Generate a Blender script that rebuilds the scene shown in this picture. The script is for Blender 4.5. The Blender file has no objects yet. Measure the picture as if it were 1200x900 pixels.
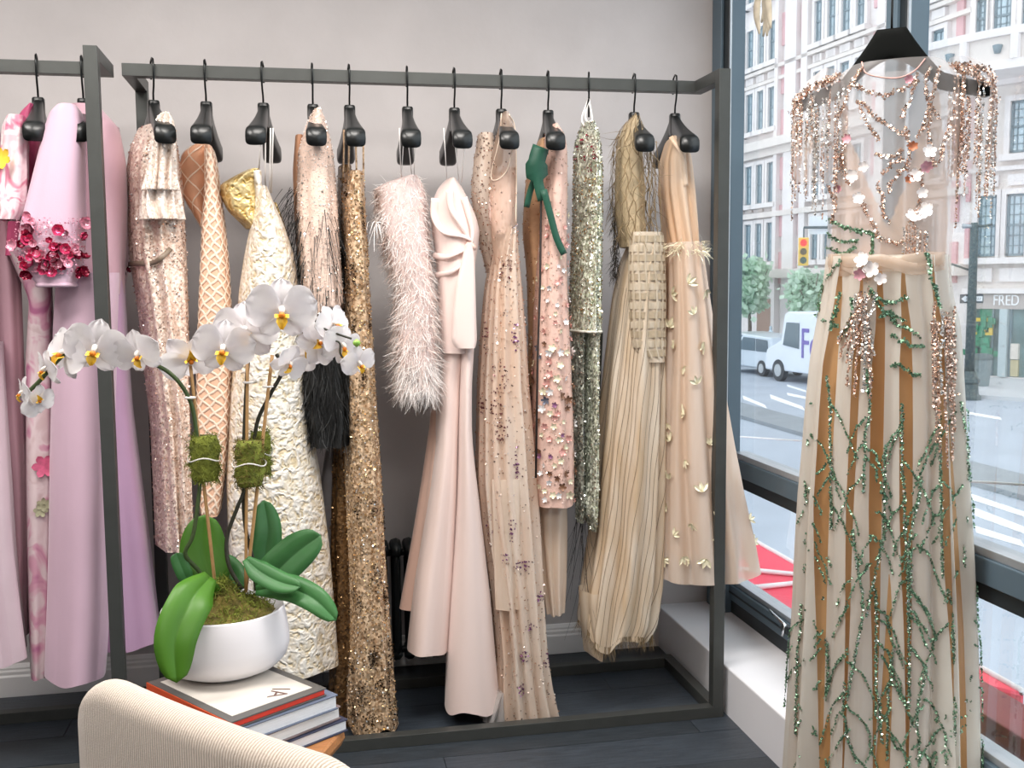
import bpy, bmesh, math, random
import numpy as np
from mathutils import Vector, Matrix

# ------------------------------------------------------------------ camera, world, light, exposure
SC = bpy.context.scene
COL = SC.collection
FPX = 1231.8
CAM = np.array([-1.24470817, -2.93532088, 1.33465512])
AF = np.array([0.19593664, 0.97595874, -0.09546401])
AR = np.array([0.98025586, -0.19757444, -0.007924])
AU = np.array([0.02659475, 0.09202655, 0.99540134])
cam_d = bpy.data.cameras.new('camera')
cam_d.sensor_width = 36.0
cam_d.lens = 36.0 * FPX / 1200.0
cam_d.clip_end = 400
cam_d.clip_start = 0.05
cam = bpy.data.objects.new('camera', cam_d)
COL.objects.link(cam)
cam.matrix_world = Matrix(((AR[0], AU[0], -AF[0], CAM[0]), (AR[1], AU[1], -AF[1], CAM[1]), (AR[2], AU[2], -AF[2], CAM[2]), (0, 0, 0, 1)))
SC.camera = cam

wd = bpy.data.worlds.new('overcast_sky')
SC.world = wd
wd.use_nodes = True
bg = wd.node_tree.nodes['Background']
bg.inputs['Color'].default_value = (0.91, 0.955, 1.0, 1)
bg.inputs['Strength'].default_value = 2.0

def area(name, loc, rot, sx, sy, power, col):
    d = bpy.data.lights.new(name, 'AREA')
    d.shape = 'RECTANGLE'
    d.size = sx
    d.size_y = sy
    d.energy = power
    d.color = col
    o = bpy.data.objects.new(name, d)
    COL.objects.link(o)
    o.location = loc
    o.rotation_euler = rot
    return o
# ceiling panel lamps of the showroom (their fixtures are built further down)
PANELS = [(-.75, -.95), (-2.35, -.95), (-.75, -3.2), (-2.35, -3.2)]
for i, (x, y) in enumerate(PANELS):
    area('ceiling_panel_light', (x, y, 2.735), (0, 0, 0), 1.15, .55, (38, 40, 20, 20)[i], (1.0, .95, .90))
SC.view_settings.view_transform = 'Standard'
SC.view_settings.look = 'None'
SC.view_settings.gamma = 1.0
SC.view_settings.use_curve_mapping = False
SC.view_settings.exposure = 0.25
SC.cycles.use_denoising = True
SC.cycles.max_bounces = 8
SC.cycles.transparent_max_bounces = 16
SC.cycles.sample_clamp_indirect = 4.0
SC.cycles.caustics_reflective = False
SC.cycles.caustics_refractive = False

# ------------------------------------------------------------------ photo geometry
def ray(x, y):
    return AF + AR * (x - 600) / FPX + AU * (450 - y) / FPX
def on(x, y, ax, v):
    d = ray(x, y)
    return CAM + d * (v - CAM[ax]) / d[ax]
def dep(x, y, t):
    return CAM + ray(x, y) * t
def proj(P):
    d = np.asarray(P, float) - CAM
    z = d @ AF
    return np.stack([600 + FPX * (d @ AR) / z, 450 - FPX * (d @ AU) / z], -1)
def on_plane(x, y, P0, n):
    d = ray(x, y)
    return CAM + d * (((P0 - CAM) @ n) / (d @ n))
H, TS = 1.95, .0348            # rack height and tube size
RW, RD, RY = 1.7106, .4713, .1964
YR = RY + TS / 2               # rail centre line
WALL = .67

# ------------------------------------------------------------------ helpers
def unit(v):
    v = np.asarray(v, float)
    return v / max(np.linalg.norm(v), 1e-9)
class MB:
    def __init__(s):
        s.v = []
        s.f = []
    def add(s, V, Fc):
        o = len(s.v)
        s.v += [tuple(map(float, p)) for p in V]
        s.f += [tuple(i + o for i in q) for q in Fc]
        return s
    def box(s, x0, x1, y0, y1, z0, z1):
        return s.add([(x0, y0, z0), (x1, y0, z0), (x1, y1, z0), (x0, y1, z0), (x0, y0, z1), (x1, y0, z1), (x1, y1, z1), (x0, y1, z1)],
                     [(3, 2, 1, 0), (4, 5, 6, 7), (0, 1, 5, 4), (1, 2, 6, 5), (2, 3, 7, 6), (3, 0, 4, 7)])
    def obox(s, c, ax, ay, az):
        # box about centre c with half axis vectors
        c, ax, ay, az = map(np.asarray, (c, ax, ay, az))
        V = [c + i * ax + j * ay + k * az for k in (-1, 1) for i, j in ((-1, -1), (1, -1), (1, 1), (-1, 1))]
        return s.add(V, [(3, 2, 1, 0), (4, 5, 6, 7), (0, 1, 5, 4), (1, 2, 6, 5), (2, 3, 7, 6), (3, 0, 4, 7)])
    def tube(s, pts, r, n=8, ref=None, caps=True, flat=None):
        pts = np.asarray(pts, float)
        m = len(pts)
        r = np.broadcast_to(np.asarray(r, float), (m,)) if np.ndim(r) < 2 else np.asarray(r, float)
        V = []
        T = np.gradient(pts, axis=0)
        ref = np.array(ref if ref is not None else (0.31, .2, .93))
        a0 = None
        for i in range(m):
            t = unit(T[i])
            a = np.cross(t, ref) if a0 is None else a0 - t * (a0 @ t)
            if np.linalg.norm(a) < 1e-6:
                a = np.cross(t, (1, 0, 0))
            a = unit(a)
            a0 = a
            b = np.cross(t, a)
            ri = r[i] if r.ndim == 2 else (r[i], r[i])
            for k in range(n):
                w = 2 * math.pi * k / n
                V.append(pts[i] + a * ri[0] * math.cos(w) + b * ri[1] * math.sin(w))
        Fc = [(i * n + k, i * n + (k + 1) % n, (i + 1) * n + (k + 1) % n, (i + 1) * n + k) for i in range(m - 1) for k in range(n)]
        if caps:
            Fc += [tuple(range(n))[::-1], tuple((m - 1) * n + k for k in range(n))]
        return s.add(V, Fc)
    def lathe(s, prof, c, n=40):
        V = []
        for r, z in prof:
            for k in range(n):
                w = 2 * math.pi * k / n
                V.append((c[0] + r * math.cos(w), c[1] + r * math.sin(w), c[2] + z))
        return s.add(V, [(i * n + k, i * n + (k + 1) % n, (i + 1) * n + (k + 1) % n, (i + 1) * n + k) for i in range(len(prof) - 1) for k in range(n)])
    def grid(s, P, close=False):
        P = np.asarray(P, float)
        m, n = P.shape[:2]
        e = n if close else n - 1
        return s.add(P.reshape(-1, 3), [(i * n + k, i * n + (k + 1) % n, (i + 1) * n + (k + 1) % n, (i + 1) * n + k) for i in range(m - 1) for k in range(e)])
    def prism(s, poly, ex):
        # poly: list of 3D points (a planar outline); ex: extrusion vector
        n = len(poly)
        ex = np.asarray(ex, float)
        V = [np.asarray(p, float) for p in poly] + [np.asarray(p, float) + ex for p in poly]
        return s.add(V, [tuple(range(n))[::-1], tuple(range(n, 2 * n))] + [(k, (k + 1) % n, n + (k + 1) % n, n + k) for k in range(n)])
    def build(s, name, mat, parent=None, smooth=False, bevel=0, solid=0, kind=None, label=None):
        me = bpy.data.meshes.new(name)
        off = np.zeros(3)
        if parent is not None:
            off = ORG.get(parent.name, off)
        me.from_pydata([(p[0] - off[0], p[1] - off[1], p[2] - off[2]) for p in s.v], [], s.f)
        return finish(me, name, mat, parent, smooth, bevel, solid, kind, label, off)
ORG = {}
def finish(me, name, mat, parent=None, smooth=False, bevel=0, solid=0, kind=None, label=None, off=(0, 0, 0)):
    if smooth:
        me.polygons.foreach_set('use_smooth', [True] * len(me.polygons))
    me.materials.append(mat)
    me.update()
    o = bpy.data.objects.new(name, me)
    COL.objects.link(o)
    if parent is not None:
        o.parent = parent
        ORG[o.name] = np.array(off)
    if bevel:
        m = o.modifiers.new('bevel', 'BEVEL')
        m.width = bevel
        m.segments = 2
        m.limit_method = 'ANGLE'
    if solid:
        m = o.modifiers.new('solid', 'SOLIDIFY')
        m.thickness = solid
        m.offset = 0
    if kind:
        o['kind'] = kind
    if label:
        o['label'] = label
    return o
def tag(o, label, cat, group=None):
    o['label'] = label
    o['category'] = cat
    if group:
        o['group'] = group
    return o
def thing(name, loc, label, cat, group=None):
    o = bpy.data.objects.new(name, None)
    o.empty_display_size = .05
    COL.objects.link(o)
    o.location = [float(c) for c in loc]
    ORG[o.name] = np.array(loc, float)
    return tag(o, label, cat, group)
def struct(o):
    o['kind'] = 'structure'
    return o
def top_origin(o, loc):
    # put the origin of a single-mesh thing at its base
    M = Matrix.Translation([-float(c) for c in loc])
    o.data.transform(M)
    o.location = [float(c) for c in loc]
    return o
def quads(name, P, mat, parent, kind='stuff'):
    # P: (n,4,3) separate quads joined in one mesh
    n = len(P)
    me = bpy.data.meshes.new(name)
    off = ORG.get(parent.name, np.zeros(3))
    me.vertices.add(4 * n)
    me.vertices.foreach_set('co', (P.reshape(-1, 3) - off).ravel())
    me.loops.add(4 * n)
    me.loops.foreach_set('vertex_index', np.arange(4 * n))
    me.polygons.add(n)
    me.polygons.foreach_set('loop_start', np.arange(0, 4 * n, 4))
    me.polygons.foreach_set('loop_total', np.full(n, 4))
    me.update(calc_edges=True)
    return finish(me, name, mat, parent, kind=kind, off=off)

# ------------------------------------------------------------------ materials
MT = {}
def nodes(name):
    m = bpy.data.materials.new(name)
    m.use_nodes = True
    nt = m.node_tree
    MT[name] = m
    return m, nt, nt.nodes, nt.links, nt.nodes['Principled BSDF']
def rgba(c):
    return (c[0], c[1], c[2], 1)
def s2l(*c):
    # 8 bit photo colour to linear
    return tuple(((v / 255 + .055) / 1.055) ** 2.4 if v > 10 else v / 255 / 12.92 for v in c)
def plain(name, col, rough=.5, metal=0, spec=.5, noise=0, nscale=8, bump=0, bscale=200, emit=0, sheen=0, coat=0, stretch=None, col2=None):
    m, nt, N, L, B = nodes(name)
    B.inputs['Base Color'].default_value = rgba(col)
    B.inputs['Roughness'].default_value = rough
    B.inputs['Metallic'].default_value = metal
    B.inputs['Specular IOR Level'].default_value = spec
    if sheen:
        B.inputs['Sheen Weight'].default_value = sheen
    if coat:
        B.inputs['Coat Weight'].default_value = coat
    if emit:
        B.inputs['Emission Color'].default_value = rgba(col)
        B.inputs['Emission Strength'].default_value = emit
    if noise or bump:
        tc = N.new('ShaderNodeTexCoord')
        src = tc.outputs['Object']
        if stretch:
            mp = N.new('ShaderNodeMapping')
            mp.inputs['Scale'].default_value = stretch
            L.new(src, mp.inputs['Vector'])
            src = mp.outputs['Vector']
    if noise:
        t = N.new('ShaderNodeTexNoise')
        t.inputs['Scale'].default_value = nscale
        t.inputs['Detail'].default_value = 6
        L.new(src, t.inputs['Vector'])
        r = N.new('ShaderNodeValToRGB')
        r.color_ramp.elements[0].position = .3
        r.color_ramp.elements[1].position = .7
        c2 = col2 if col2 else [c * (1 - noise) for c in col]
        r.color_ramp.elements[0].color = rgba(c2)
        r.color_ramp.elements[1].color = rgba(col if col2 else [min(1, c * (1 + noise)) for c in col])
        L.new(t.outputs['Fac'], r.inputs['Fac'])
        L.new(r.outputs['Color'], B.inputs['Base Color'])
    if bump:
        t2 = N.new('ShaderNodeTexNoise')
        t2.inputs['Scale'].default_value = bscale
        t2.inputs['Detail'].default_value = 3
        L.new(src, t2.inputs['Vector'])
        b = N.new('ShaderNodeBump')
        b.inputs['Strength'].default_value = bump
        b.inputs['Distance'].default_value = .004
        L.new(t2.outputs['Fac'], b.inputs['Height'])
        L.new(b.outputs['Normal'], B.inputs['Normal'])
    return m
def sequin(name, c1, c2, scale=170, metal=.55, rough=.28, tilt=.55, spark=.35):
    # each voronoi cell is one sequin: own tint, gloss and tilt
    m, nt, N, L, B = nodes(name)
    tc = N.new('ShaderNodeTexCoord')
    v = N.new('ShaderNodeTexVoronoi')
    v.inputs['Scale'].default_value = scale
    L.new(tc.outputs['Object'], v.inputs['Vector'])
    sp = N.new('ShaderNodeSeparateColor')
    L.new(v.outputs['Color'], sp.inputs['Color'])
    big = N.new('ShaderNodeTexNoise')
    big.inputs['Scale'].default_value = 9
    big.inputs['Detail'].default_value = 4
    L.new(tc.outputs['Object'], big.inputs['Vector'])
    ad = N.new('ShaderNodeMath')
    ad.operation = 'MULTIPLY_ADD'
    L.new(sp.outputs['Red'], ad.inputs[0])
    ad.inputs[1].default_value = .6
    L.new(big.outputs['Fac'], ad.inputs[2])
    r = N.new('ShaderNodeValToRGB')
    r.color_ramp.elements[0].position = .45
    r.color_ramp.elements[1].position = 1.0
    r.color_ramp.elements[0].color = rgba(c1)
    r.color_ramp.elements[1].color = rgba(c2)
    L.new(ad.outputs[0], r.inputs['Fac'])
    L.new(r.outputs['Color'], B.inputs['Base Color'])
    gm = N.new('ShaderNodeNewGeometry')
    sb = N.new('ShaderNodeVectorMath')
    sb.operation = 'SUBTRACT'
    L.new(v.outputs['Color'], sb.inputs[0])
    sb.inputs[1].default_value = (.5, .5, .5)
    sc = N.new('ShaderNodeVectorMath')
    sc.operation = 'SCALE'
    sc.inputs['Scale'].default_value = tilt
    L.new(sb.outputs[0], sc.inputs[0])
    a2 = N.new('ShaderNodeVectorMath')
    L.new(gm.outputs['Normal'], a2.inputs[0])
    L.new(sc.outputs[0], a2.inputs[1])
    nm = N.new('ShaderNodeVectorMath')
    nm.operation = 'NORMALIZE'
    L.new(a2.outputs[0], nm.inputs[0])
    L.new(nm.outputs[0], B.inputs['Normal'])
    gt = N.new('ShaderNodeMath')
    gt.operation = 'GREATER_THAN'
    gt.inputs[1].default_value = 1 - spark
    L.new(sp.outputs['Green'], gt.inputs[0])
    mu = N.new('ShaderNodeMath')
    mu.operation = 'MULTIPLY'
    mu.inputs[1].default_value = metal
    L.new(gt.outputs[0], mu.inputs[0])
    L.new(mu.outputs[0], B.inputs['Metallic'])
    B.inputs['Roughness'].default_value = rough
    return m
def sheer(name, col, alpha=.75, rough=.6, transl=.35, col2=None, nscale=14, stretch=(1, 1, .15)):
    # tulle and organza: diffuse + translucent behind partial transparency
    m, nt, N, L, B = nodes(name)
    N.remove(B)
    out = N['Material Output']
    tc = N.new('ShaderNodeTexCoord')
    mp = N.new('ShaderNodeMapping')
    mp.inputs['Scale'].default_value = stretch
    L.new(tc.outputs['Object'], mp.inputs['Vector'])
    t = N.new('ShaderNodeTexNoise')
    t.inputs['Scale'].default_value = nscale
    t.inputs['Detail'].default_value = 5
    L.new(mp.outputs['Vector'], t.inputs['Vector'])
    r = N.new('ShaderNodeValToRGB')
    r.color_ramp.elements[0].position = .35
    r.color_ramp.elements[1].position = .65
    r.color_ramp.elements[0].color = rgba(col2 if col2 else [c * .85 for c in col])
    r.color_ramp.elements[1].color = rgba(col)
    L.new(t.outputs['Fac'], r.inputs['Fac'])
    d = N.new('ShaderNodeBsdfDiffuse')
    tl = N.new('ShaderNodeBsdfTranslucent')
    tr = N.new('ShaderNodeBsdfTransparent')
    L.new(r.outputs['Color'], d.inputs['Color'])
    L.new(r.outputs['Color'], tl.inputs['Color'])
    m1 = N.new('ShaderNodeMixShader')
    m1.inputs[0].default_value = transl
    L.new(d.outputs[0], m1.inputs[1])
    L.new(tl.outputs[0], m1.inputs[2])
    gl = N.new('ShaderNodeBsdfGlossy')
    gl.inputs['Roughness'].default_value = .35
    m3 = N.new('ShaderNodeMixShader')
    m3.inputs[0].default_value = .06
    L.new(m1.outputs[0], m3.inputs[1])
    L.new(gl.outputs[0], m3.inputs[2])
    m2 = N.new('ShaderNodeMixShader')
    m2.inputs[0].default_value = alpha
    L.new(tr.outputs[0], m2.inputs[1])
    L.new(m3.outputs[0], m2.inputs[2])
    L.new(m2.outputs[0], out.inputs['Surface'])
    return m
def brocade(name, c1, c2, scale=60, metal=.35, rough=.38):
    m, nt, N, L, B = nodes(name)
    tc = N.new('ShaderNodeTexCoord')
    n0 = N.new('ShaderNodeTexNoise')
    n0.inputs['Scale'].default_value = 30
    L.new(tc.outputs['Object'], n0.inputs['Vector'])
    mx = N.new('ShaderNodeMixRGB')
    mx.inputs[0].default_value = .06
    L.new(tc.outputs['Object'], mx.inputs[1])
    L.new(n0.outputs['Color'], mx.inputs[2])
    v = N.new('ShaderNodeTexVoronoi')
    v.feature = 'SMOOTH_F1'
    v.inputs['Scale'].default_value = scale
    L.new(mx.outputs[0], v.inputs['Vector'])
    b = N.new('ShaderNodeBump')
    b.inputs['Strength'].default_value = .9
    b.inputs['Distance'].default_value = .008
    L.new(v.outputs['Distance'], b.inputs['Height'])
    L.new(b.outputs['Normal'], B.inputs['Normal'])
    r = N.new('ShaderNodeValToRGB')
    r.color_ramp.elements[0].position = .15
    r.color_ramp.elements[1].position = .55
    r.color_ramp.elements[0].color = rgba(c1)
    r.color_ramp.elements[1].color = rgba(c2)
    L.new(v.outputs['Distance'], r.inputs['Fac'])
    L.new(r.outputs['Color'], B.inputs['Base Color'])
    B.inputs['Metallic'].default_value = metal
    B.inputs['Roughness'].default_value = rough
    return m
def satin(name, col, rough=.34, aniso=0):
    m = plain(name, col, rough, 0, .5, bump=.04, bscale=60, sheen=.25)
    return m
def glassy(name, tint=(1, 1, 1), refl=.07, rough=.02):
    m, nt, N, L, B = nodes(name)
    N.remove(B)
    out = N['Material Output']
    tr = N.new('ShaderNodeBsdfTransparent')
    tr.inputs['Color'].default_value = rgba(tint)
    gl = N.new('ShaderNodeBsdfGlossy')
    gl.inputs['Roughness'].default_value = rough
    fr = N.new('ShaderNodeFresnel')
    fr.inputs['IOR'].default_value = 1.3
    mu = N.new('ShaderNodeMath')
    mu.operation = 'MULTIPLY'
    mu.inputs[1].default_value = refl * 10
    mu.use_clamp = True
    L.new(fr.outputs[0], mu.inputs[0])
    mx = N.new('ShaderNodeMixShader')
    L.new(mu.outputs[0], mx.inputs[0])
    L.new(tr.outputs[0], mx.inputs[1])
    L.new(gl.outputs[0], mx.inputs[2])
    L.new(mx.outputs[0], out.inputs['Surface'])
    return m
rng = np.random.default_rng(7)
random.seed(7)

# ------------------------------------------------------------------ room
plaster = plain('plaster', s2l(196, 191, 190), .8, 0, .2, noise=.05, nscale=5, bump=.15, bscale=40)
white_paint = plain('white_paint', s2l(236, 234, 233), .45, noise=.02, nscale=3)
sill_paint = plain('sill_paint', s2l(238, 238, 242), .3, noise=.02, nscale=3)
ceil_paint = plain('ceiling_paint', s2l(240, 238, 235), .8, noise=.02, nscale=3)
steel = plain('rack_steel', s2l(76, 78, 76), .42, .45, noise=.06, nscale=20, bump=.03, bscale=300)
frame_paint = plain('window_frame_paint', s2l(88, 106, 118), .45, .1, noise=.03, nscale=10)
frame_dark = plain('window_gasket', s2l(28, 36, 40), .5, noise=.05, nscale=20)
alu = plain('brushed_aluminium', s2l(176, 182, 188), .35, .6, noise=.04, nscale=60)
chrome = plain('chrome', s2l(210, 214, 218), .12, 1.0, noise=.02, nscale=60)
black_iron = plain('black_radiator_paint', s2l(26, 32, 33), .4, noise=.1, nscale=20)
wood_dark = plain('dark_floor_wood', s2l(56, 63, 71), .36, 0, .5, noise=.35, nscale=5, bump=.25, bscale=40, stretch=(2.2, 22, 22))
wood_dark2 = plain('dark_floor_wood_warm', s2l(47, 53, 59), .4, 0, .5, noise=.35, nscale=5, bump=.25, bscale=40, stretch=(2.2, 22, 22))
subfloor = plain('subfloor', s2l(20, 22, 24), .8, noise=.1)
glass = glassy('window_glass', (.96, .985, .99), .035)

XW = .25                      # inner face of the window frame
XL0, YF = -4.6, -5.6
fl = struct(MB().box(XL0, .32, YF, WALL + .1, -.16, -.012).build('floor', subfloor))
fl['label'] = 'dark wood plank floor'
k = 0
pm = {}
for r in range(33):
    y0 = WALL - .19 * (r + 1)
    if y0 < YF:
        break
    x = XL0 - (r * .77) % 1.7
    while x < .3:
        x0, x1 = max(x, XL0), min(x + 1.7, .3)
        if x1 - x0 > .05:
            dz = rng.uniform(-.0006, .0006)
            MB().box(x0 + .001, x1 - .001, y0 + .001, y0 + .189, -.012, dz).build('plank', wood_dark if rng.random() < .6 else wood_dark2, fl)
        x += 1.7
struct(MB().box(XL0, .268, WALL, WALL + .12, -.16, 2.8).build('wall_back', plaster))
struct(MB().box(XL0 - .12, XL0, YF, WALL + .12, -.16, 2.8).build('wall_left', plaster))
struct(MB().box(XL0 - .12, .45, YF, WALL + .12, 2.8, 2.92).build('ceiling', ceil_paint))
struct(MB().box(XL0 - .12, .45, YF - .12, YF, -.16, 2.8).build('wall_front', plaster))
wr = struct(MB().box(.25, .37, YF, -3.2, -.16, 2.8).build('wall_right', plaster))
# moulded baseboard along the back wall
prof = [(0, 0), (-.022, 0), (-.022, .066), (-.017, .072), (-.017, .082), (-.013, .088), (-.013, .094), (-.007, .104), (0, .106)]
bb = MB()
V0 = [(XL0, WALL + a, b) for a, b in prof]
bb.prism(V0[::-1], (.017 - XL0 - .0, 0, 0))
struct(bb.build('baseboard_back', white_paint, bevel=.001))
# white ledge under the window
sl = MB().box(.017, .38, YF, WALL, -.012, .151).build('trim_1', sill_paint, bevel=.004)
struct(sl)['label'] = 'white boxed ledge below the window'
# ceiling panel fixtures
panel_glow = plain('lamp_diffuser', (1, .95, .88), .5, emit=2.0)
for x, y in PANELS:
    t = thing('ceiling_lamp', (x, y, 2.74), 'flat white ceiling panel lamp in the showroom ceiling', 'lamp', 'ceiling panel lamps')
    MB().box(x - .6, x + .6, y - .3, y + .3, 2.765, 2.80).build('housing', white_paint, t)
    MB().box(x - .575, x + .575, y - .275, y + .275, 2.748, 2.764).build('diffuser', panel_glow, t)

# ------------------------------------------------------------------ window wall: steel frames, panes
def window_bay(n, y0, y1, handle=False):
    # y0 > y1 : opening between two mullions
    w = MB()
    # dark outer gasket frame + painted sash: bottom, transom, top, stiles
    w.box(XW - .005, XW + .07, y1, y0, .151, .200)
    o = struct(w.build('window_%d' % n, frame_dark, bevel=.002))
    b = MB().box(XW - .012, XW + .05, y1, y0, .200, .255)
    b.build('bottom_rail', frame_paint, o, bevel=.004)
    MB().box(XW + .0, XW + .05, y1, y0, .255, .272).build('glazing_bead', alu, o, bevel=.002)
    MB().box(XW - .002, XW + .06, y1, y0, .615, .655).build('transom_lower', frame_dark, o, bevel=.002)
    MB().box(XW - .012, XW + .06, y1, y0, .655, .715).build('transom', frame_paint, o, bevel=.003)
    MB().box(XW - .004, XW + .05, y1, y0, .715, .735).build('glazing_bead', alu, o, bevel=.002)
    MB().box(XW - .01, XW + .06, y1, y0, 2.66, 2.8).build('head_rail', frame_paint, o, bevel=.003)
    MB().box(XW + .018, XW + .024, y1 - .005, y0 + .005, .262, .65).build('pane', glass, o)
    MB().box(XW + .018, XW + .024, y1 - .005, y0 + .005, .72, 2.68).build('pane', glass, o)
    if handle:
        h = MB()
        p0 = on(902, 715, 0, XW - .02)
        p1 = on(920, 733, 0, XW - .03)
        p2 = on(917, 745, 0, XW - .035)
        h.tube([p0, p0 * .5 + p1 * .5 + np.array([-.004, 0, .004]), p1, p2], [.004, .005, .006, .005], 8)
        h.build('window_handle', chrome, o, smooth=True)
        q = on(923, 737, 0, XW - .015)
        MB().box(XW - .03, XW - .012, q[1] - .03, q[1] + .02, q[2] - .012, q[2] + .016).build('handle_base', frame_dark, o, bevel=.003)
        MB().box(XW - .014, XW - .006, y1, y0, .226, .232).build('gasket', frame_dark, o)
    return o
def mullion(n, ya, yb, first=False):
    # stepped steel stile: dark core, painted faces, a bright bead between
    w = ya - yb
    o = struct(MB().box(XW - .036, XW + .02, yb + .004, ya, .151, 2.8).build('trim_%d' % n, frame_dark, bevel=.002))
    MB().box(XW - .047, XW - .036, yb + w * .30, ya - w * .16, .151, 2.8).build('stile', frame_paint, o, bevel=.002)
    MB().box(XW - .026, XW + .022, yb - .004, yb + .004, .151, 2.8).build('stile', frame_paint, o, bevel=.0015)
    MB().box(XW - .033, XW - .026, yb - .003, yb + .004, .151, 2.8).build('glazing_bead', alu, o)
    return o
mullion(2, WALL, .525)
mullion(3, -.47, -.56)
mullion(4, -1.45, -1.54)
mullion(5, -2.43, -2.52)
mullion(6, -3.11, -3.2)
window_bay(1, .525, -.47, True)
window_bay(2, -.56, -1.45)
window_bay(3, -1.54, -2.43)
window_bay(4, -2.52, -3.11)

# ------------------------------------------------------------------ column radiator by the back wall
rd = thing('radiator', (-.83, .585, 0), 'black cast iron column radiator behind the pink satin gown', 'radiator')
for i in range(13):
    x = -1.08 + i * .044
    m = MB()
    for y in (.545, .585, .625):
        m.tube([(x, y, .07), (x, y, .11), (x, y, .40), (x, y, .44)], [.009, .013, .013, .009], 8)
    m.tube([(x, .535, .085), (x, .585, .066), (x, .635, .085)], [.016, .02, .016], 8)
    m.tube([(x, .532, .425), (x, .54, .445), (x, .585, .455), (x, .63, .445), (x, .638, .425)], [.014, .019, .021, .019, .014], 8)
    m.build('radiator_section', black_iron, rd, smooth=True)
for x in (-1.08, -.552):
    MB().tube([(x, .56, .0), (x, .56, .07)], [.015, .011], 8).tube([(x, .61, .0), (x, .61, .07)], [.015, .011], 8).build('foot', black_iron, rd, smooth=True)
MB().tube([(-1.1, .585, .085), (-.53, .585, .085)], .012, 8).build('lower_pipe', black_iron, rd, smooth=True)
MB().tube([(-1.1, .585, .425), (-.53, .585, .425)], .012, 8).build('upper_pipe', black_iron, rd, smooth=True)

# ------------------------------------------------------------------ the two clothes racks (square steel tube, post in front right and rear left)
def rack(xr, w, yf, label):
    x0, s, d = xr - w, TS, RD
    t = thing('clothes_rack', (xr - w / 2, yf + d / 2, 0), label, 'clothes rack')
    e = .0004
    B = lambda nm, *a: MB().box(*a).build(nm, steel, t, bevel=.0012)
    B('post', xr - s, xr, yf, yf + s, s - e, H)
    B('post', x0, x0 + s, yf + d - s, yf + d, s - e, H)
    B('hanging_rail', x0, xr, RY, RY + s, H - s, H)
    B('top_arm', xr - s, xr, yf + s - e, RY + e, H - s, H)
    B('top_arm', x0, x0 + s, RY + s - e, yf + d - s + e, H - s, H)
    B('base_front', x0, xr, yf, yf + s, 0, s)
    B('base_rear', x0, xr, yf + d - s, yf + d, 0, s)
    B('base_side', xr - s, xr, yf + s - e, yf + d - s + e, 0, s)
    B('base_side', x0, x0 + s, yf + s - e, yf + d - s + e, 0, s)
    return t
rack(0, RW, 0, 'dark steel clothes rack beside the window holding twelve champagne and blush dresses')
rack(-1.7369, 1.7, -.017, 'dark steel clothes rack holding the lilac and pink gowns')

# ------------------------------------------------------------------ hangers
hang_black = plain('hanger_black', s2l(22, 24, 24), .32, 0, .5, noise=.08, nscale=15)
hook_metal = plain('hanger_hook', s2l(40, 42, 42), .3, .8, noise=.05, nscale=30)
HANG = {}
def hanger_dir(x, target):
    # horizontal direction of the near arm whose end lands on the photo column
    P = on(x, 100, 1, YR)
    best = None
    for a in np.linspace(-1.0, 1.0, 201):
        d = np.array([math.sin(a), -math.cos(a), 0])
        q = proj(np.array([P[0], YR, H - .2]) + d * .2)[0]
        if best is None or abs(q - target) < best[0]:
            best = (abs(q - target), a)
    return P[0], best[1]
def superring(c, a, b, ua, ub, n=12, e=.6):
    V = []
    for k in range(n):
        w = 2 * math.pi * k / n
        cs, sn = math.cos(w), math.sin(w)
        V.append(c + ua * a * math.copysign(abs(cs) ** e, cs) + ub * b * math.copysign(abs(sn) ** e, sn))
    return V
def hanger(key, X, a, label, top=None, L=.205, small=False):
    top = np.array([X, YR, H]) if top is None else np.asarray(top)
    d = np.array([math.sin(a), -math.cos(a), 0.])
    w = np.array([math.cos(a), math.sin(a), 0.])
    z = np.array([0, 0, 1.])
    t = thing('hanger', top + z * -.22, label, 'hanger', 'black hangers on the racks')
    q = lambda l, zz: top + d * l + z * zz
    hp = [(-.029, -.035), (-.03, -.005), (-.024, .012), (0, .019), (.022, .012), (.027, -.006), (.026, -.04), (.018, -.06), (.004, -.078), (0, -.115)]
    MB().tube([q(*p) for p in hp], .0028, 8, ref=w).build('hook', hook_metal, t, smooth=True)
    if not small:
        m = MB()
        rings = []
        for zz, hw, th in ((-.098, .015, .014), (-.102, .017, .0165), (-.125, .022, .0165), (-.14, .03, .016), (-.155, .034, .015), (-.165, .03, .012)):
            rings.append(superring(q(0, zz), hw, th, d, w, 16))
        m.grid(np.array(rings), True)
        m.add([], [])
        m.build('neck', hang_black, t, smooth=True)
        for s in (1, -1):
            m = MB()
            rings = []
            for u in np.linspace(0, 1, 14):
                l = s * (.012 + u * L)
                zz = -.132 - .088 * u ** .8
                th = .014 + .016 * u ** 1.5
                hh = .030 - .008 * u + .004 * u ** 3
                if u > .97:
                    th *= .9
                    hh *= .88
                rings.append(superring(q(l, zz), hh, th, z, w, 20, .5))
            m.grid(np.array(rings), True)
            n = len(m.v)
            m.f.append(tuple(range(n - 20, n)))
            m.build('arm', hang_black, t, smooth=True)
    HANG[key] = (top, a, d, w)
    return t

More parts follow.
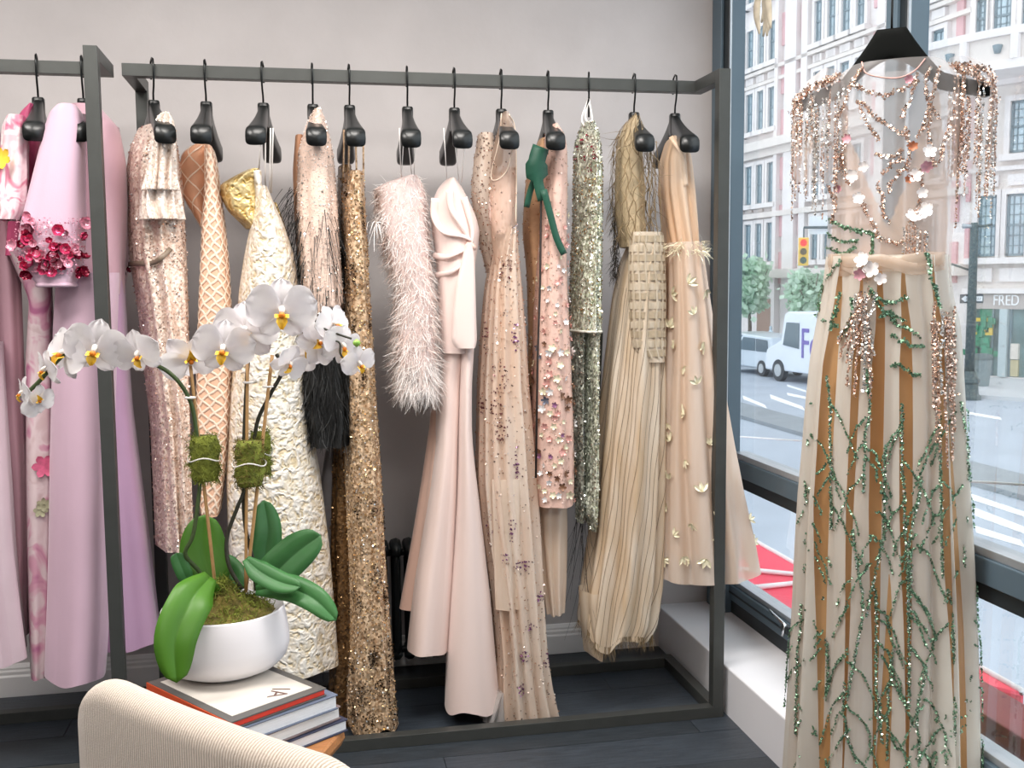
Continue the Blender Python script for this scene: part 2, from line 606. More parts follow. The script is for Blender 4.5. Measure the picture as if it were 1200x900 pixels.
# ------------------------------------------------------------------ garments
class Garment:
    """A hanging tube of cloth: rings whose left and right edge follow the photo at the rail's distance."""
    def __init__(s, rows, Y=YR, b=.12, phi=0., folds=11, amp=(.0, .16), M=90, N=150, seed=1, e=.85, sharp=1.5, twist=.5, hem=.0, drift=.6, dx=None, bcurve=None):
        rs = np.random.default_rng(seed)
        rows = np.array(rows, float)
        t = np.linspace(0, 1, M)
        py = rows[0, 0] + (rows[-1, 0] - rows[0, 0]) * t
        xl = np.interp(py, rows[:, 0], rows[:, 1])
        xr = np.interp(py, rows[:, 0], rows[:, 2])
        k = np.array([.25, .5, .25])
        for _ in range(2):
            xl[1:-1] = np.convolve(xl, k, 'valid')
            xr[1:-1] = np.convolve(xr, k, 'valid')
        th = np.linspace(0, 2 * np.pi, N, endpoint=False)
        cs, sn = np.cos(th), np.sin(th)
        ux = np.sign(cs) * np.abs(cs) ** e
        uy = np.sign(sn) * np.abs(sn) ** e
        A = amp[0] + (amp[1] - amp[0]) * t
        ph = rs.uniform(0, 6.28, 4)
        T = t[:, None]
        thd = th[None, :] + .10 * np.sin(2 * th[None, :] + ph[0] + drift * 3 * T) + twist * .25 * T * T
        f1 = 1 - 2 * np.abs(np.sin(thd * folds / 2 + ph[1] + .25 * np.sin(3 * T + ph[2]))) ** sharp
        f2 = np.sin(thd * (folds * .5 + 1.5) + ph[2] + drift * 2 * T)
        f3 = np.sin(thd * (folds * 1.7) + ph[3] - drift * 3 * T)
        F = -.62 * f1 + .28 * f2 + .16 * f3
        R = 1 + A[:, None] * F
        B = np.full(M, float(b))
        if bcurve is not None:
            B = b * np.interp(t, np.linspace(0, 1, len(bcurve)), bcurve)
        c0 = np.array([on((l + r) / 2, y, 1, Y) for l, r, y in zip(xl, xr, py)])
        cx = c0[:, 0].copy()
        z = c0[:, 2]
        a = np.full(M, .05)
        w = np.array([math.cos(phi), math.sin(phi)])
        d = np.array([math.sin(phi), -math.cos(phi)])
        for it in range(14):
            P = np.zeros((M, N, 3))
            ax = (a[:, None] * ux * R)
            by = (B[:, None] * uy * R)
            P[..., 0] = cx[:, None] + ax * w[0] + by * d[0]
            P[..., 1] = Y + ax * w[1] + by * d[1]
            P[..., 2] = z[:, None] + hem * rs.uniform(-0, 0)
            q = proj(P)[..., 0]
            mn, mx = q.min(1), q.max(1)
            sc = FPX / np.maximum(((np.stack([cx, np.full(M, Y), z], -1) - CAM) @ AF), .1)
            a = np.maximum(a + ((xr - xl) - (mx - mn)) / (2.2 * sc), .004)
            over = (mx - mn) > (xr - xl) + 2
            B = np.where((a < .006) & over, B * .9, B)
            cx = cx + ((xl + xr) / 2 - (mn + mx) / 2) / sc
        if hem:
            wv = np.sin(th * 3 + ph[0]) * .5 + np.sin(th * 5 + ph[1]) * .3 + .5 * F[-1]
            P[..., 2] += (t[:, None] ** 8) * hem * wv[None, :]
        s.P, s.M, s.N, s.t, s.py, s.F = P, M, N, t, py, F
        s.c = np.stack([cx, np.full(M, Y), z], -1)
        dU = np.roll(P, -1, 1) - np.roll(P, 1, 1)
        dV = np.gradient(P, axis=0)
        n = np.cross(dU, dV)
        n /= np.maximum(np.linalg.norm(n, axis=2, keepdims=True), 1e-9)
        rad = P - s.c[:, None, :]
        sg = np.sign((n * rad).sum(2, keepdims=True))
        s.n = n * np.where(sg == 0, 1, sg)
        s.q = proj(P)
        s.front = ((s.P - CAM) * s.n).sum(2) < 0
    def build(s, name, mat, parent, u=None, v=None, off=0., solid=0, smooth=True, label=None):
        P = s.P + s.n * off
        m = MB()
        i0, i1 = (0, s.M) if v is None else (int(v[0] * (s.M - 1)), int(v[1] * (s.M - 1)) + 1)
        if u is None:
            m.grid(P[i0:i1], True)
        else:
            idx = [k % s.N for k in range(int(u[0] * s.N), int(u[1] * s.N) + 1)]
            m.grid(P[i0:i1][:, idx])
        return m.build(name, mat, parent, smooth=smooth, solid=solid, label=label)
    def at(s, u, v, off=0.):
        u = np.asarray(u) % 1.0 * s.N
        v = np.clip(np.asarray(v), 0, 1) * (s.M - 1)
        i = np.floor(u).astype(int) % s.N
        j = np.minimum(np.floor(v).astype(int), s.M - 2)
        fu, fv = (u - np.floor(u))[..., None], (v - j)[..., None]
        i2 = (i + 1) % s.N
        def g(A):
            return (A[j, i] * (1 - fu) + A[j, i2] * fu) * (1 - fv) + (A[j + 1, i] * (1 - fu) + A[j + 1, i2] * fu) * fv
        n = g(s.n)
        n = n / np.maximum(np.linalg.norm(n, axis=-1, keepdims=True), 1e-9)
        return g(s.P) + n * off, n
    def px(s, x, y, off=.004):
        # the front surface seen at a pixel
        d = (s.q[..., 0] - x) ** 2 + (s.q[..., 1] - y) ** 2 + np.where(s.front, 0, 1e5)
        j, i = np.unravel_index(np.argmin(d), d.shape)
        return s.P[j, i] + s.n[j, i] * off, s.n[j, i], (i / s.N, j / (s.M - 1))
    def scatter(s, name, mat, parent, n, size, seed=1, v=(0, 1), tilt=.5, off=.002, keep=None, dens=None, frontonly=False):
        rs = np.random.default_rng(seed)
        u = rs.random(n)
        vv = v[0] + (v[1] - v[0]) * (rs.random(n) if dens is None else rs.random(n) ** dens)
        if keep is not None:
            k = keep(u, vv)
            u, vv = u[k], vv[k]
        P, nn = s.at(u, vv, off)
        if frontonly:
            k = ((P - CAM) * nn).sum(-1) < .1
            P, nn = P[k], nn[k]
        return flakes(name, P, nn, size, mat, parent, rs, tilt)
    def ribbon(s, mb, path, width, off=.003):
        # path: (k,2) array of (u, v); a strip of cloth laid on the surface
        path = np.asarray(path, float)
        P, n = s.at(path[:, 0], path[:, 1], off)
        T = np.gradient(P, axis=0)
        side = np.cross(T, n)
        side /= np.maximum(np.linalg.norm(side, axis=1, keepdims=True), 1e-9)
        w = np.broadcast_to(np.asarray(width, float), (len(P),))[:, None] / 2
        mb.grid(np.stack([P - side * w, P + n * (w * .4), P + side * w], 1))
        return mb
def flakes(name, P, nn, size, mat, parent, rs, tilt=.5, kind='stuff'):
    n = len(P)
    nn = nn + rs.normal(0, tilt, (n, 3))
    nn /= np.linalg.norm(nn, axis=1, keepdims=True)
    r = rs.normal(0, 1, (n, 3))
    a = np.cross(nn, r)
    a /= np.maximum(np.linalg.norm(a, axis=1, keepdims=True), 1e-9)
    b = np.cross(nn, a)
    sz = (np.asarray(size) * rs.uniform(.65, 1.3, n))[:, None] / 2
    Q = np.stack([P + a * sz, P + b * sz, P - a * sz, P - b * sz], 1)
    return quads(name, Q, mat, parent, kind)
def strands(name, P0, D0, length, width, mat, parent, rs, seg=5, grav=.6, curl=.3, kind='stuff'):
    # thin feather barbs or threads that start at P0 along D0 and droop
    n = len(P0)
    P = P0.copy()
    D = D0.copy()
    L = np.asarray(length) * rs.uniform(.6, 1.25, n)
    st = (L / seg)[:, None]
    side = np.cross(D, rs.normal(0, 1, (n, 3)))
    side /= np.maximum(np.linalg.norm(side, axis=1, keepdims=True), 1e-9)
    cd = rs.normal(0, curl, (n, 3))
    qs = []
    w0 = width
    for k in range(seg):
        D = D + np.array([0, 0, -grav / seg * 2]) + cd / seg * 1.5
        D /= np.linalg.norm(D, axis=1, keepdims=True)
        Q = P + D * st
        w1 = width * (1 - .75 * (k + 1) / seg)
        qs.append(np.stack([P - side * w0 / 2, P + side * w0 / 2, Q + side * w1 / 2, Q - side * w1 / 2], 1))
        P, w0 = Q, w1
    return quads(name, np.concatenate(qs), mat, parent, kind)
def cloth_strip(pts, width, mat, name, parent, n=None, ref=(0, -1, 0), solid=.001, label=None):
    pts = np.asarray(pts, float)
    T = np.gradient(pts, axis=0)
    side = np.cross(T, np.asarray(ref, float))
    side /= np.maximum(np.linalg.norm(side, axis=1, keepdims=True), 1e-9)
    w = np.broadcast_to(np.asarray(width, float), (len(pts),))[:, None] / 2
    m = MB().grid(np.stack([pts - side * w, pts, pts + side * w], 1))
    return m.build(name, mat, parent, smooth=True, solid=solid, label=label)
def spline(pts, n=24):
    pts = np.asarray(pts, float)
    k = len(pts)
    P = np.vstack([2 * pts[0] - pts[1], pts, 2 * pts[-1] - pts[-2]])
    out = []
    for t in np.linspace(0, k - 1 - 1e-6, n):
        i = int(t)
        f = t - i
        a, b, c, d = P[i], P[i + 1], P[i + 2], P[i + 3]
        out.append(.5 * (2 * b + (c - a) * f + (2 * a - 5 * b + 4 * c - d) * f * f + (3 * b - a - 3 * c + d) * f ** 3))
    return np.array(out)
def dress(X, label, key, z=0., cat='dress', group=None):
    return thing(key, (X, YR, z), label, cat, group)
def flower_mesh(name, r, petals=5, cup=.25, w=.8, seg=6):
    me = MB()
    for k in range(petals):
        a = 2 * math.pi * k / petals
        G = []
        for i in range(seg + 1):
            t = i / seg
            hw = w * r * (.12 + .88 * math.sin(math.pi / 2 * min(1, t / .6))) * math.sqrt(max(.0, 1 - max(0, (t - .6) / .4) ** 2)) * .62
            c = np.array([math.cos(a), math.sin(a), 0]) * r * t
            sd = np.array([-math.sin(a), math.cos(a), 0])
            zz = np.array([0, 0, cup * r * t * t])
            G.append([c - sd * hw + zz * 1.5, c + zz, c + sd * hw + zz * 1.5])
        me.grid(G)
    m = bpy.data.meshes.new(name)
    m.from_pydata(me.v, [], me.f)
    m.polygons.foreach_set('use_smooth', [True] * len(m.polygons))
    return m
def place(name, me, mat, parent, P, n, spin=0, scale=1, kind=None):
    o = bpy.data.objects.new(name, me)
    if mat and not me.materials:
        me.materials.append(mat)
    COL.objects.link(o)
    z = Vector(n).normalized()
    x = z.orthogonal().normalized()
    y = z.cross(x)
    M = Matrix((x, y, z)).transposed().to_4x4() @ Matrix.Rotation(spin, 4, 'Z') @ Matrix.Scale(scale, 4)
    off = ORG.get(parent.name, np.zeros(3)) if parent is not None else np.zeros(3)
    M.translation = Vector([float(c) for c in (np.asarray(P) - off)])
    if parent is not None:
        o.parent = parent
    o.matrix_local = M
    return o

# ------------------------------------------------------------------ hangers on the rails: (key, column of the hook, column of the near arm end)
for key, x, tx, what in (
        ('rose', 179, 193, 'the rose gold sequin gown with ruffled cape'), ('lattice', 241, 236, 'the peach lattice dress'),
        ('brocade', 308, 300, 'the strapless ivory and gold brocade gown'), ('cape', 366, 371, 'the beaded blush cape with black feathers'),
        ('bronze', 409, 416, 'the bronze sequin gown'), ('feather', 477, 482, 'the pale feather mini dress'),
        ('satin', 532, 542, 'the pink satin bow gown'), ('floral', 587, 597, 'the beaded floral tulle gown'),
        ('ribbon', 642, 651, 'the blush dress with the green ribbon'), ('tulle', 743, 755, 'the champagne tulle gown with woven bodice'),
        ('leaf', 791, 808, 'the peach tulle gown with golden leaves')):
    X, a = hanger_dir(x, tx)
    hanger(key, X, a, 'black hanger carrying ' + what)
X, a = hanger_dir(690, 692)
hanger('silver', X, a, 'black metal hook carrying the silver sequin dress by its ribbon loops', small=True)
for key, x, tx, what in (('print', 44, 40, 'the pink floral print gown'), ('lilac', 97, 91, 'the lilac gown with jewelled sleeves'), ('mauve', -40, -38, 'the plain pale mauve gown')):
    X, a = hanger_dir(x, tx)
    hanger(key, X, a, 'black hanger carrying ' + what)
ph = lambda k: HANG[k][1]
hx = lambda k: HANG[k][0][0]

bead_white = plain('pearl_bead', s2l(245, 235, 228), .15, .3, noise=.03, nscale=90)
flake_rose = plain('rose_gold_sequin', s2l(242, 206, 188), .16, .85, noise=.25, nscale=200)
flake_gold = plain('gold_sequin', s2l(226, 190, 140), .16, .9, noise=.3, nscale=200)
flake_silver = plain('silver_sequin', s2l(226, 228, 216), .12, .9, noise=.2, nscale=200)
flake_green = plain('green_sequin', s2l(124, 160, 132), .18, .6, noise=.45, nscale=150)
flake_bright = plain('bright_sequin', s2l(250, 244, 238), .1, .8, noise=.1, nscale=200)
flake_dark = plain('black_gold_sequin', s2l(70, 55, 40), .2, .6, noise=.3, nscale=150)

# ---- 1 rose gold sequin gown with ruffled cape sleeve
t = dress(hx('rose'), 'rose gold sequin gown with pleated ruffled cape sleeve and dark sash', 'sequin_gown', group=None)
m_rose = sequin('rose_gold_sequin_cloth', s2l(222, 190, 170), s2l(248, 230, 216), 190, .35)
m_rose_l = sequin('pale_rose_sequin_cloth', s2l(232, 210, 194), s2l(250, 238, 228), 210, .3)
g = Garment([(148, 162, 204), (175, 151, 208), (205, 147, 214), (260, 149, 217), (305, 152, 219), (360, 161, 221), (420, 167, 222), (500, 176, 223), (570, 179, 225), (642, 182, 228)], b=.10, phi=ph('rose') + .2, folds=9, amp=(.06, .2), seed=11, hem=.008)
g.build('gown_body', m_rose, t)
g.scatter('sequins', flake_rose, t, 3200, .005, 1)
g.scatter('bright_sequins', flake_bright, t, 700, .005, 2)
r1 = Garment([(134, 186, 198), (142, 180, 204), (160, 177, 206), (190, 173, 208), (214, 168, 209), (224, 165, 211)], Y=YR - .12, b=.05, phi=ph('rose'), folds=13, amp=(.1, .34), seed=4, M=50)
r1.build('ruffle_upper', m_rose_l, t, solid=.001)
r1.scatter('ruffle_sequins', flake_bright, t, 300, .004, 5)
r2 = Garment([(205, 172, 207), (225, 166, 212), (245, 163, 215), (258, 163, 218)], Y=YR - .10, b=.05, phi=ph('rose'), folds=11, amp=(.2, .36), seed=9, M=40)
r2.build('ruffle_lower', m_rose_l, t, solid=.001)
sash = plain('sash_satin', s2l(128, 112, 96), .5, noise=.1, nscale=20)
cloth_strip(spline([g.px(x, y, .006)[0] for x, y in ((153, 311), (165, 310), (178, 308), (190, 300), (200, 290))], 16), .014, sash, 'sash', t)

# ---- 2 peach dress with lattice braid
t = dress(hx('lattice'), 'slim peach dress covered with pale lattice braid, folded open at the neck', 'lattice_dress')
m_peach = plain('peach_lining', s2l(226, 170, 136), .5, noise=.08, nscale=30, bump=.2, bscale=120)
m_peach_l = plain('peach_lattice_ground', s2l(236, 190, 160), .5, noise=.06, nscale=30, bump=.15, bscale=120)
m_braid = plain('lattice_braid', s2l(252, 226, 204), .32, .1, noise=.06, nscale=60)
g0 = Garment([(171, 228, 246), (180, 214, 250), (200, 209, 250), (230, 214, 247), (250, 226, 245), (268, 236, 244)], Y=YR + .02, b=.06, phi=ph('lattice'), folds=4, amp=(.02, .06), seed=3, M=40)
g0.build('open_bodice', m_peach, t, solid=.001)
g = Garment([(172, 240, 249), (190, 241, 254), (230, 240, 259), (268, 237, 264), (300, 236, 267), (345, 234, 270), (400, 232, 272), (440, 231, 271), (500, 231, 270), (560, 234, 264), (602, 236, 258)], Y=YR - .05, b=.055, phi=ph('lattice'), folds=5, amp=(.02, .08), seed=5, M=110)
g.build('dress_body', m_peach_l, t)
mb = MB()
for k in range(9):
    for sgn in (1, -1):
        v = np.linspace(0.01, .99, 160)
        u = k / 9 + sgn * v * 3.4 + .014 * np.sin(v * 150)
        g.ribbon(mb, np.stack([u, v], 1), .0062, .002)
mb.build('lattice_braid', m_braid, t, smooth=True, kind='stuff')
mb = MB()
for k in range(5):
    for sgn in (1, -1):
        v = np.linspace(0.02, .98, 40)
        g0.ribbon(mb, np.stack([k / 5 + sgn * v * .7, v], 1), .004, .002)
mb.build('lattice_braid', m_braid, t, smooth=True, kind='stuff')

# ---- 3 ivory and gold brocade gown
t = dress(hx('brocade'), 'strapless ivory and gold crinkled brocade gown with a folded gold cup', 'brocade_gown')
m_broc = brocade('ivory_brocade', s2l(226, 206, 168), s2l(252, 246, 236), 62, .2, .4)
m_gold = brocade('gold_brocade', s2l(196, 156, 78), s2l(238, 216, 160), 62, .5, .35)
g = Garment([(222, 306, 314), (236, 301, 320), (262, 294, 332), (300, 286, 345), (340, 280, 350), (400, 275, 355), (480, 268, 363), (560, 265, 376), (640, 268, 386), (700, 273, 391), (779, 280, 397)], Y=YR - .03, b=.13, phi=ph('brocade') + .1, folds=5, amp=(.02, .10), seed=21, M=120, hem=.006)
g.build('gown_body', m_broc, t)
c = Garment([(199, 288, 303), (208, 272, 305), (217, 258, 305), (232, 259, 304), (248, 268, 302), (258, 279, 298), (268, 290, 295)], Y=YR - .06, b=.05, phi=.3, folds=4, amp=(.04, .12), seed=8, M=40)
c.build('bodice_cup', m_gold, t, solid=.0015)
c2 = Garment([(200, 294, 306), (225, 299, 307), (250, 298, 306), (262, 300, 304)], Y=YR - .09, b=.02, phi=.2, folds=3, amp=(.02, .1), seed=8, M=24)
c2.build('bodice_fold', m_broc, t, solid=.0015)
back = Garment([(238, 318, 324), (262, 322, 333), (290, 330, 342), (312, 338, 343)], Y=YR + .02, b=.03, phi=.2, folds=3, amp=(.0, .06), seed=2, M=24)
back.build('back_panel', m_gold, t, solid=.001)
m_strap = plain('white_strap', s2l(244, 240, 236), .4, noise=.03, nscale=40)
for a, b in (((311, 150), (311, 226)), ((317, 150), (316, 232)), ((306, 162), (303, 205)), ((320, 150), (318, 226))):
    A, Bq = on(*a, 1, YR - .12), on(*b, 1, YR - .06)
    cloth_strip([A, A * .5 + Bq * .5, Bq], .004, m_strap, 'hanging_loop', t)

# ---- 4 beaded blush cape with black ostrich trim
t = dress(hx('cape'), 'blush beaded cape with black feather strands and a black ostrich hem', 'feather_cape')
m_bl = plain('blush_beaded_cloth', s2l(232, 204, 188), .5, noise=.08, nscale=60, bump=.5, bscale=260)
m_nude = plain('nude_lining', s2l(176, 130, 100), .6, noise=.1, nscale=30)
g = Garment([(132, 368, 376), (140, 362, 380), (158, 355, 385), (180, 350, 390), (220, 348, 394), (270, 349, 397), (320, 352, 400), (362, 355, 403)], Y=YR - .07, b=.09, phi=ph('cape'), folds=6, amp=(.02, .16), seed=31, hem=.02)
g.build('cape_body', m_bl, t, solid=.001)
g.scatter('seed_beads', bead_white, t, 2600, .0042, 3, tilt=.8)
g.scatter('silver_beads', flake_silver, t, 160, .007, 4, tilt=.6)
gl = Garment([(160, 346, 356), (200, 343, 356), (260, 345, 358), (330, 350, 360), (420, 352, 400), (500, 356, 408)], Y=YR + .02, b=.05, phi=ph('cape'), folds=4, amp=(.02, .1), seed=33)
gl.build('lining', m_nude, t)
black_f = plain('black_feather', s2l(12, 13, 13), .6, noise=.2, nscale=60)
rs = np.random.default_rng(5)
for nm, ub, n, v0, L in (('black_strands', (0, 1), 230, (.5, 1), .15),):
    P, nn = g.at(rs.random(n), v0[0] + (v0[1] - v0[0]) * rs.random(n), .002)
    strands(nm, P, nn * .35 + np.array([0, 0, -1.]) + rs.normal(0, .12, (n, 3)), L, .0022, black_f, t, rs, seg=6, grav=.6, curl=.25)
for nm, a, b in (('black_strands', (346, 215), (346, 330)), ('black_strands', (394, 250), (402, 350))):
    n = 130
    f = rs.random(n)[:, None]
    P = on(*a, 1, YR - .04)[None] * (1 - f) + on(*b, 1, YR - .04)[None] * f + rs.normal(0, .012, (n, 3))
    strands(nm, P, np.array([[-.5 if a[0] < 370 else .25, -.1, -.6]]) + rs.normal(0, .2, (n, 3)), .14, .002, black_f, t, rs, seg=7, grav=1.0, curl=.35)
hf = Garment([(395, 356, 408), (430, 352, 417), (460, 350, 420), (500, 355, 420), (520, 362, 412)], Y=YR - .06, b=.09, phi=ph('cape'), folds=7, amp=(.05, .15), seed=35, M=40)
hf.build('feather_hem', black_f, t)
n = 2200
P, nn = hf.at(rs.random(n), rs.random(n) * .93, .0)
strands('feather_barbs', P, nn * .22 + np.array([0, 0, -1.]) + rs.normal(0, .1, (n, 3)), .05, .0028, black_f, t, rs, seg=4, grav=.3, curl=.3)
inn = Garment([(455, 386, 400), (500, 386, 402), (575, 374, 396), (590, 376, 394)], Y=YR + .05, b=.03, phi=0, folds=3, amp=(0, .08), seed=3, M=30)
inn.build('grey_underskirt', plain('grey_underskirt', s2l(150, 148, 152), .6, noise=.08, nscale=20), t)

# ---- 5 bronze sequin gown
t = dress(hx('bronze'), 'long bronze gown with gold sequin scrolls and black bead clusters', 'sequin_gown')
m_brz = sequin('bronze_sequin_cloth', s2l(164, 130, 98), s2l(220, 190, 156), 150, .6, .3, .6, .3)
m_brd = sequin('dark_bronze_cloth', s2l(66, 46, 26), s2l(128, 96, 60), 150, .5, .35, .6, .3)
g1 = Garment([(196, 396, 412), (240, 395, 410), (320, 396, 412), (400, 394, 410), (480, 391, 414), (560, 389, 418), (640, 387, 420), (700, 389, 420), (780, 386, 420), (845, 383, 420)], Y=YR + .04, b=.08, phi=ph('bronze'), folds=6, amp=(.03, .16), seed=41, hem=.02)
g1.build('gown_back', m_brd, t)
g1.scatter('sequins', flake_gold, t, 1600, .0055, 6)
g = Garment([(204, 403, 426), (225, 401, 427), (280, 402, 430), (340, 404, 433), (400, 404, 437), (480, 402, 442), (560, 404, 447), (640, 408, 451), (700, 410, 455), (760, 410, 460), (820, 406, 464), (848, 408, 467)], Y=YR - .05, b=.11, phi=ph('bronze'), folds=7, amp=(.04, .13), seed=43, M=110, hem=.03)
g.build('gown_body', m_brz, t)
g.scatter('sequins', flake_gold, t, 5200, .006, 7)
g.scatter('bright_sequins', flake_bright, t, 1700, .005, 8, dens=.7)
rs = np.random.default_rng(44)
cl = []
for k in range(70):
    u0, v0 = rs.random(), rs.uniform(.02, .98)
    m_ = 34
    cl.append(np.stack([u0 + rs.normal(0, .018, m_), v0 + rs.normal(0, .010, m_)], 1))
cl = np.concatenate(cl)
P, nn = g.at(cl[:, 0], cl[:, 1], .003)
flakes('black_beads', P, nn, .006, flake_dark, t, rs, .6)
for x0, x1 in ((403, 402), (409, 408), (416, 418), (425, 426)):
    A, Bq = on(x0, 152, 1, YR - .1), on(x1, 212, 1, YR - .08)
    MB().tube(spline([A, A * .6 + Bq * .4 + [.001, 0, 0], Bq], 14), .0028, 6).build('strap', m_brz, t, smooth=True)

# ---- 6 feather mini dress
t = dress(hx('feather'), 'short strapless pale pink dress covered in fluffy ostrich feather barbs', 'feather_dress')
m_fb = plain('blush_feather_ground', s2l(224, 204, 200), .7, noise=.1, nscale=60, bump=.5, bscale=120)
m_fe = plain('pale_feather', s2l(252, 245, 242), .6, noise=.06, nscale=40, sheen=.4)
m_fp = plain('pink_feather', s2l(238, 214, 204), .6, noise=.06, nscale=40, sheen=.4)
g = Garment([(209, 474, 490), (214, 452, 494), (222, 438, 497), (260, 442, 501), (300, 452, 504), (340, 466, 508), (380, 465, 512), (420, 466, 513), (455, 470, 512)], Y=YR - .03, b=.11, phi=ph('feather'), folds=5, amp=(.02, .08), seed=51, M=80)
g.build('dress_body', m_fb, t)
rs = np.random.default_rng(52)
for nm, n, mm in (('feather_barbs', 5200, m_fe), ('pink_feather_barbs', 2200, m_fp)):
    v = rs.random(n) ** .8
    P, nn = g.at(rs.random(n), v, .001)
    D = nn * .65 + np.array([0, 0, -.45]) + rs.normal(0, .38, (n, 3))
    strands(nm, P, D, .022 + .034 * v, .0016, mm, t, rs, seg=5, grav=.75, curl=.8)
n = 1500
P, nn = g.at(rs.random(n), rs.uniform(.86, 1, n), .0)
strands('hem_feathers', P, nn * .25 + np.array([0, 0, -1.]) + rs.normal(0, .16, (n, 3)), .062, .0018, m_fe, t, rs, seg=5, grav=.3, curl=.4)
n = 26
P = on(441, 262, 1, YR - .12)[None] + rs.normal(0, .004, (n, 3))
strands('feather_tuft', P, np.array([[.0, -.3, .5]]) + rs.normal(0, .5, (n, 3)), .075, .0024, m_fe, t, rs, seg=7, grav=1.4, curl=.3)
for a, b in (((468, 150), (470, 214)), ((478, 162), (483, 209)), ((487, 160), (485, 209)), ((474, 150), (470, 212))):
    A, Bq = on(*a, 1, YR - .15), on(*b, 1, YR - .1)
    cloth_strip([A, A * .5 + Bq * .5, Bq], .0022, m_strap, 'hanging_loop', t)

# ---- 7 pink satin bow gown
t = dress(hx('satin'), 'long shell pink satin gown with draped bow bodice and folded sash', 'satin_gown')
m_sat = satin('shell_pink_satin', s2l(240, 219, 212), .36)
m_sat2 = satin('warm_shaded_pink_satin', s2l(232, 196, 180), .4)
bod = Garment([(212, 520, 534), (220, 513, 541), (235, 507, 549), (255, 505, 558), (272, 506, 562), (290, 509, 560), (310, 511, 557), (345, 513, 556), (380, 514, 556), (412, 517, 555)], Y=YR - .05, b=.10, phi=ph('satin'), folds=4, amp=(.04, .07), seed=61, M=70)
Pb = bod.P
bod.build('bodice', m_sat, t)
mb = MB()
for pts, w in ((((513, 232), (512, 255), (522, 272), (542, 276), (552, 284)), .022), (((528, 222), (530, 245), (538, 262), (549, 284)), .02), (((541, 232), (546, 250), (551, 270), (550, 285)), .018), (((512, 300), (525, 302), (540, 294), (549, 288)), .016), (((514, 322), (530, 320), (543, 306), (550, 292)), .014)):
    mb = MB()
    sp = spline([bod.px(x, y, .008)[0] for x, y in pts], 20)
    mb.tube(sp, np.stack([np.linspace(w, w * .35, 20) * .6, np.linspace(w, w * .35, 20) * .35], 1), 10, ref=(0, -1, 0))
    mb.build('bodice_drape', m_sat, t, smooth=True)
kn = bod.px(548, 288, .012)[0]
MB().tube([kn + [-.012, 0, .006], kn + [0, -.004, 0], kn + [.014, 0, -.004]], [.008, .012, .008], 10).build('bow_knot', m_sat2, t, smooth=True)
sa = Garment([(286, 545, 553), (300, 542, 556), (330, 535, 557), (370, 530, 558), (400, 529, 559), (408, 534, 557)], Y=YR - .17, b=.016, phi=ph('satin') + .1, folds=3, amp=(.03, .22), seed=63, M=40)
sa.build('bow_sash', m_sat, t)
bk = Garment([(405, 514, 540), (450, 508, 540), (500, 503, 540), (560, 494, 542), (620, 484, 545), (680, 473, 546), (708, 468, 548)], Y=YR + .05, b=.10, phi=ph('satin'), folds=5, amp=(.03, .15), seed=65, M=60, hem=.006)
bk.build('skirt_back', m_sat2, t)  # browner satin puts the back panel's shade into the colour
sk = Garment([(403, 518, 546), (450, 512, 540), (500, 510, 538), (520, 510, 537), (570, 504, 536), (620, 496, 534), (680, 486, 531), (720, 481, 528), (758, 477, 525)], Y=YR - .03, b=.09, phi=ph('satin'), folds=4, amp=(.02, .12), seed=67, M=60, hem=.004)
sk.build('skirt_panel', m_sat, t)
sk2 = Garment([(400, 536, 556), (450, 535, 553), (500, 534, 553), (530, 534, 555), (580, 533, 561), (640, 530, 568), (700, 526, 575), (760, 523, 580), (824, 521, 586)], Y=YR - .06, b=.10, phi=ph('satin'), folds=3, amp=(.02, .09), seed=70, M=60, hem=.012)
sk2.build('skirt_panel', m_sat, t)
for a, b in (((520, 150), (524, 216)), ((533, 165), (538, 215)), ((545, 165), (541, 214))):
    A, Bq = on(*a, 1, YR - .15), on(*b, 1, YR - .1)
    cloth_strip([A, A * .5 + Bq * .5, Bq], .0022, m_strap, 'hanging_loop', t)

# ---- 8 beaded floral tulle gown
t = dress(hx('floral'), 'nude tulle gown scattered with purple beaded flowers and pearls, hem on the floor', 'tulle_gown')
m_nt = sheer('nude_tulle', s2l(250, 236, 222), .86, transl=.2, col2=s2l(240, 212, 190))
m_nt2 = sheer('pale_tulle', s2l(248, 234, 220), .84, transl=.2, col2=s2l(236, 212, 188))
m_ns = sheer('sheer_nude_net', s2l(232, 208, 190), .5, col2=s2l(220, 190, 168))
m_nu = plain('nude_satin_lining', s2l(236, 202, 176), .5, noise=.08, nscale=20)
bd = Garment([(158, 560, 578), (190, 555, 582), (225, 552, 584), (260, 556, 590), (295, 564, 596), (320, 570, 600)], Y=YR + .03, b=.06, phi=ph('floral'), folds=5, amp=(.02, .08), seed=71, M=50)
bd.build('bodice_back', m_nt, t)
fr = Garment([(133, 588, 596), (150, 584, 603), (180, 576, 604), (215, 574, 605), (250, 575, 606), (280, 576, 606), (310, 580, 603)], Y=YR - .11, b=.04, phi=ph('floral'), folds=4, amp=(.02, .08), seed=73, M=50)
fr.build('bodice_front', m_ns, t)
cup = Garment([(198, 588, 604), (215, 576, 604), (240, 572, 602), (262, 574, 598), (275, 580, 594)], Y=YR - .09, b=.04, phi=ph('floral'), folds=3, amp=(.0, .05), seed=74, M=30)
cup.build('bodice_cup', plain('blush_satin_cup', s2l(238, 212, 200), .4, noise=.05, nscale=20), t)
g = Garment([(268, 586, 606), (300, 574, 608), (340, 567, 612), (400, 562, 617), (450, 559, 620), (500, 558, 625), (560, 557, 630), (620, 562, 634), (700, 572, 638), (760, 576, 642), (800, 574, 648), (839, 572, 657)], Y=YR - .03, b=.12, phi=ph('floral'), folds=13, amp=(.08, .24), seed=75, M=120, hem=.006)
g.build('skirt', m_nt, t)
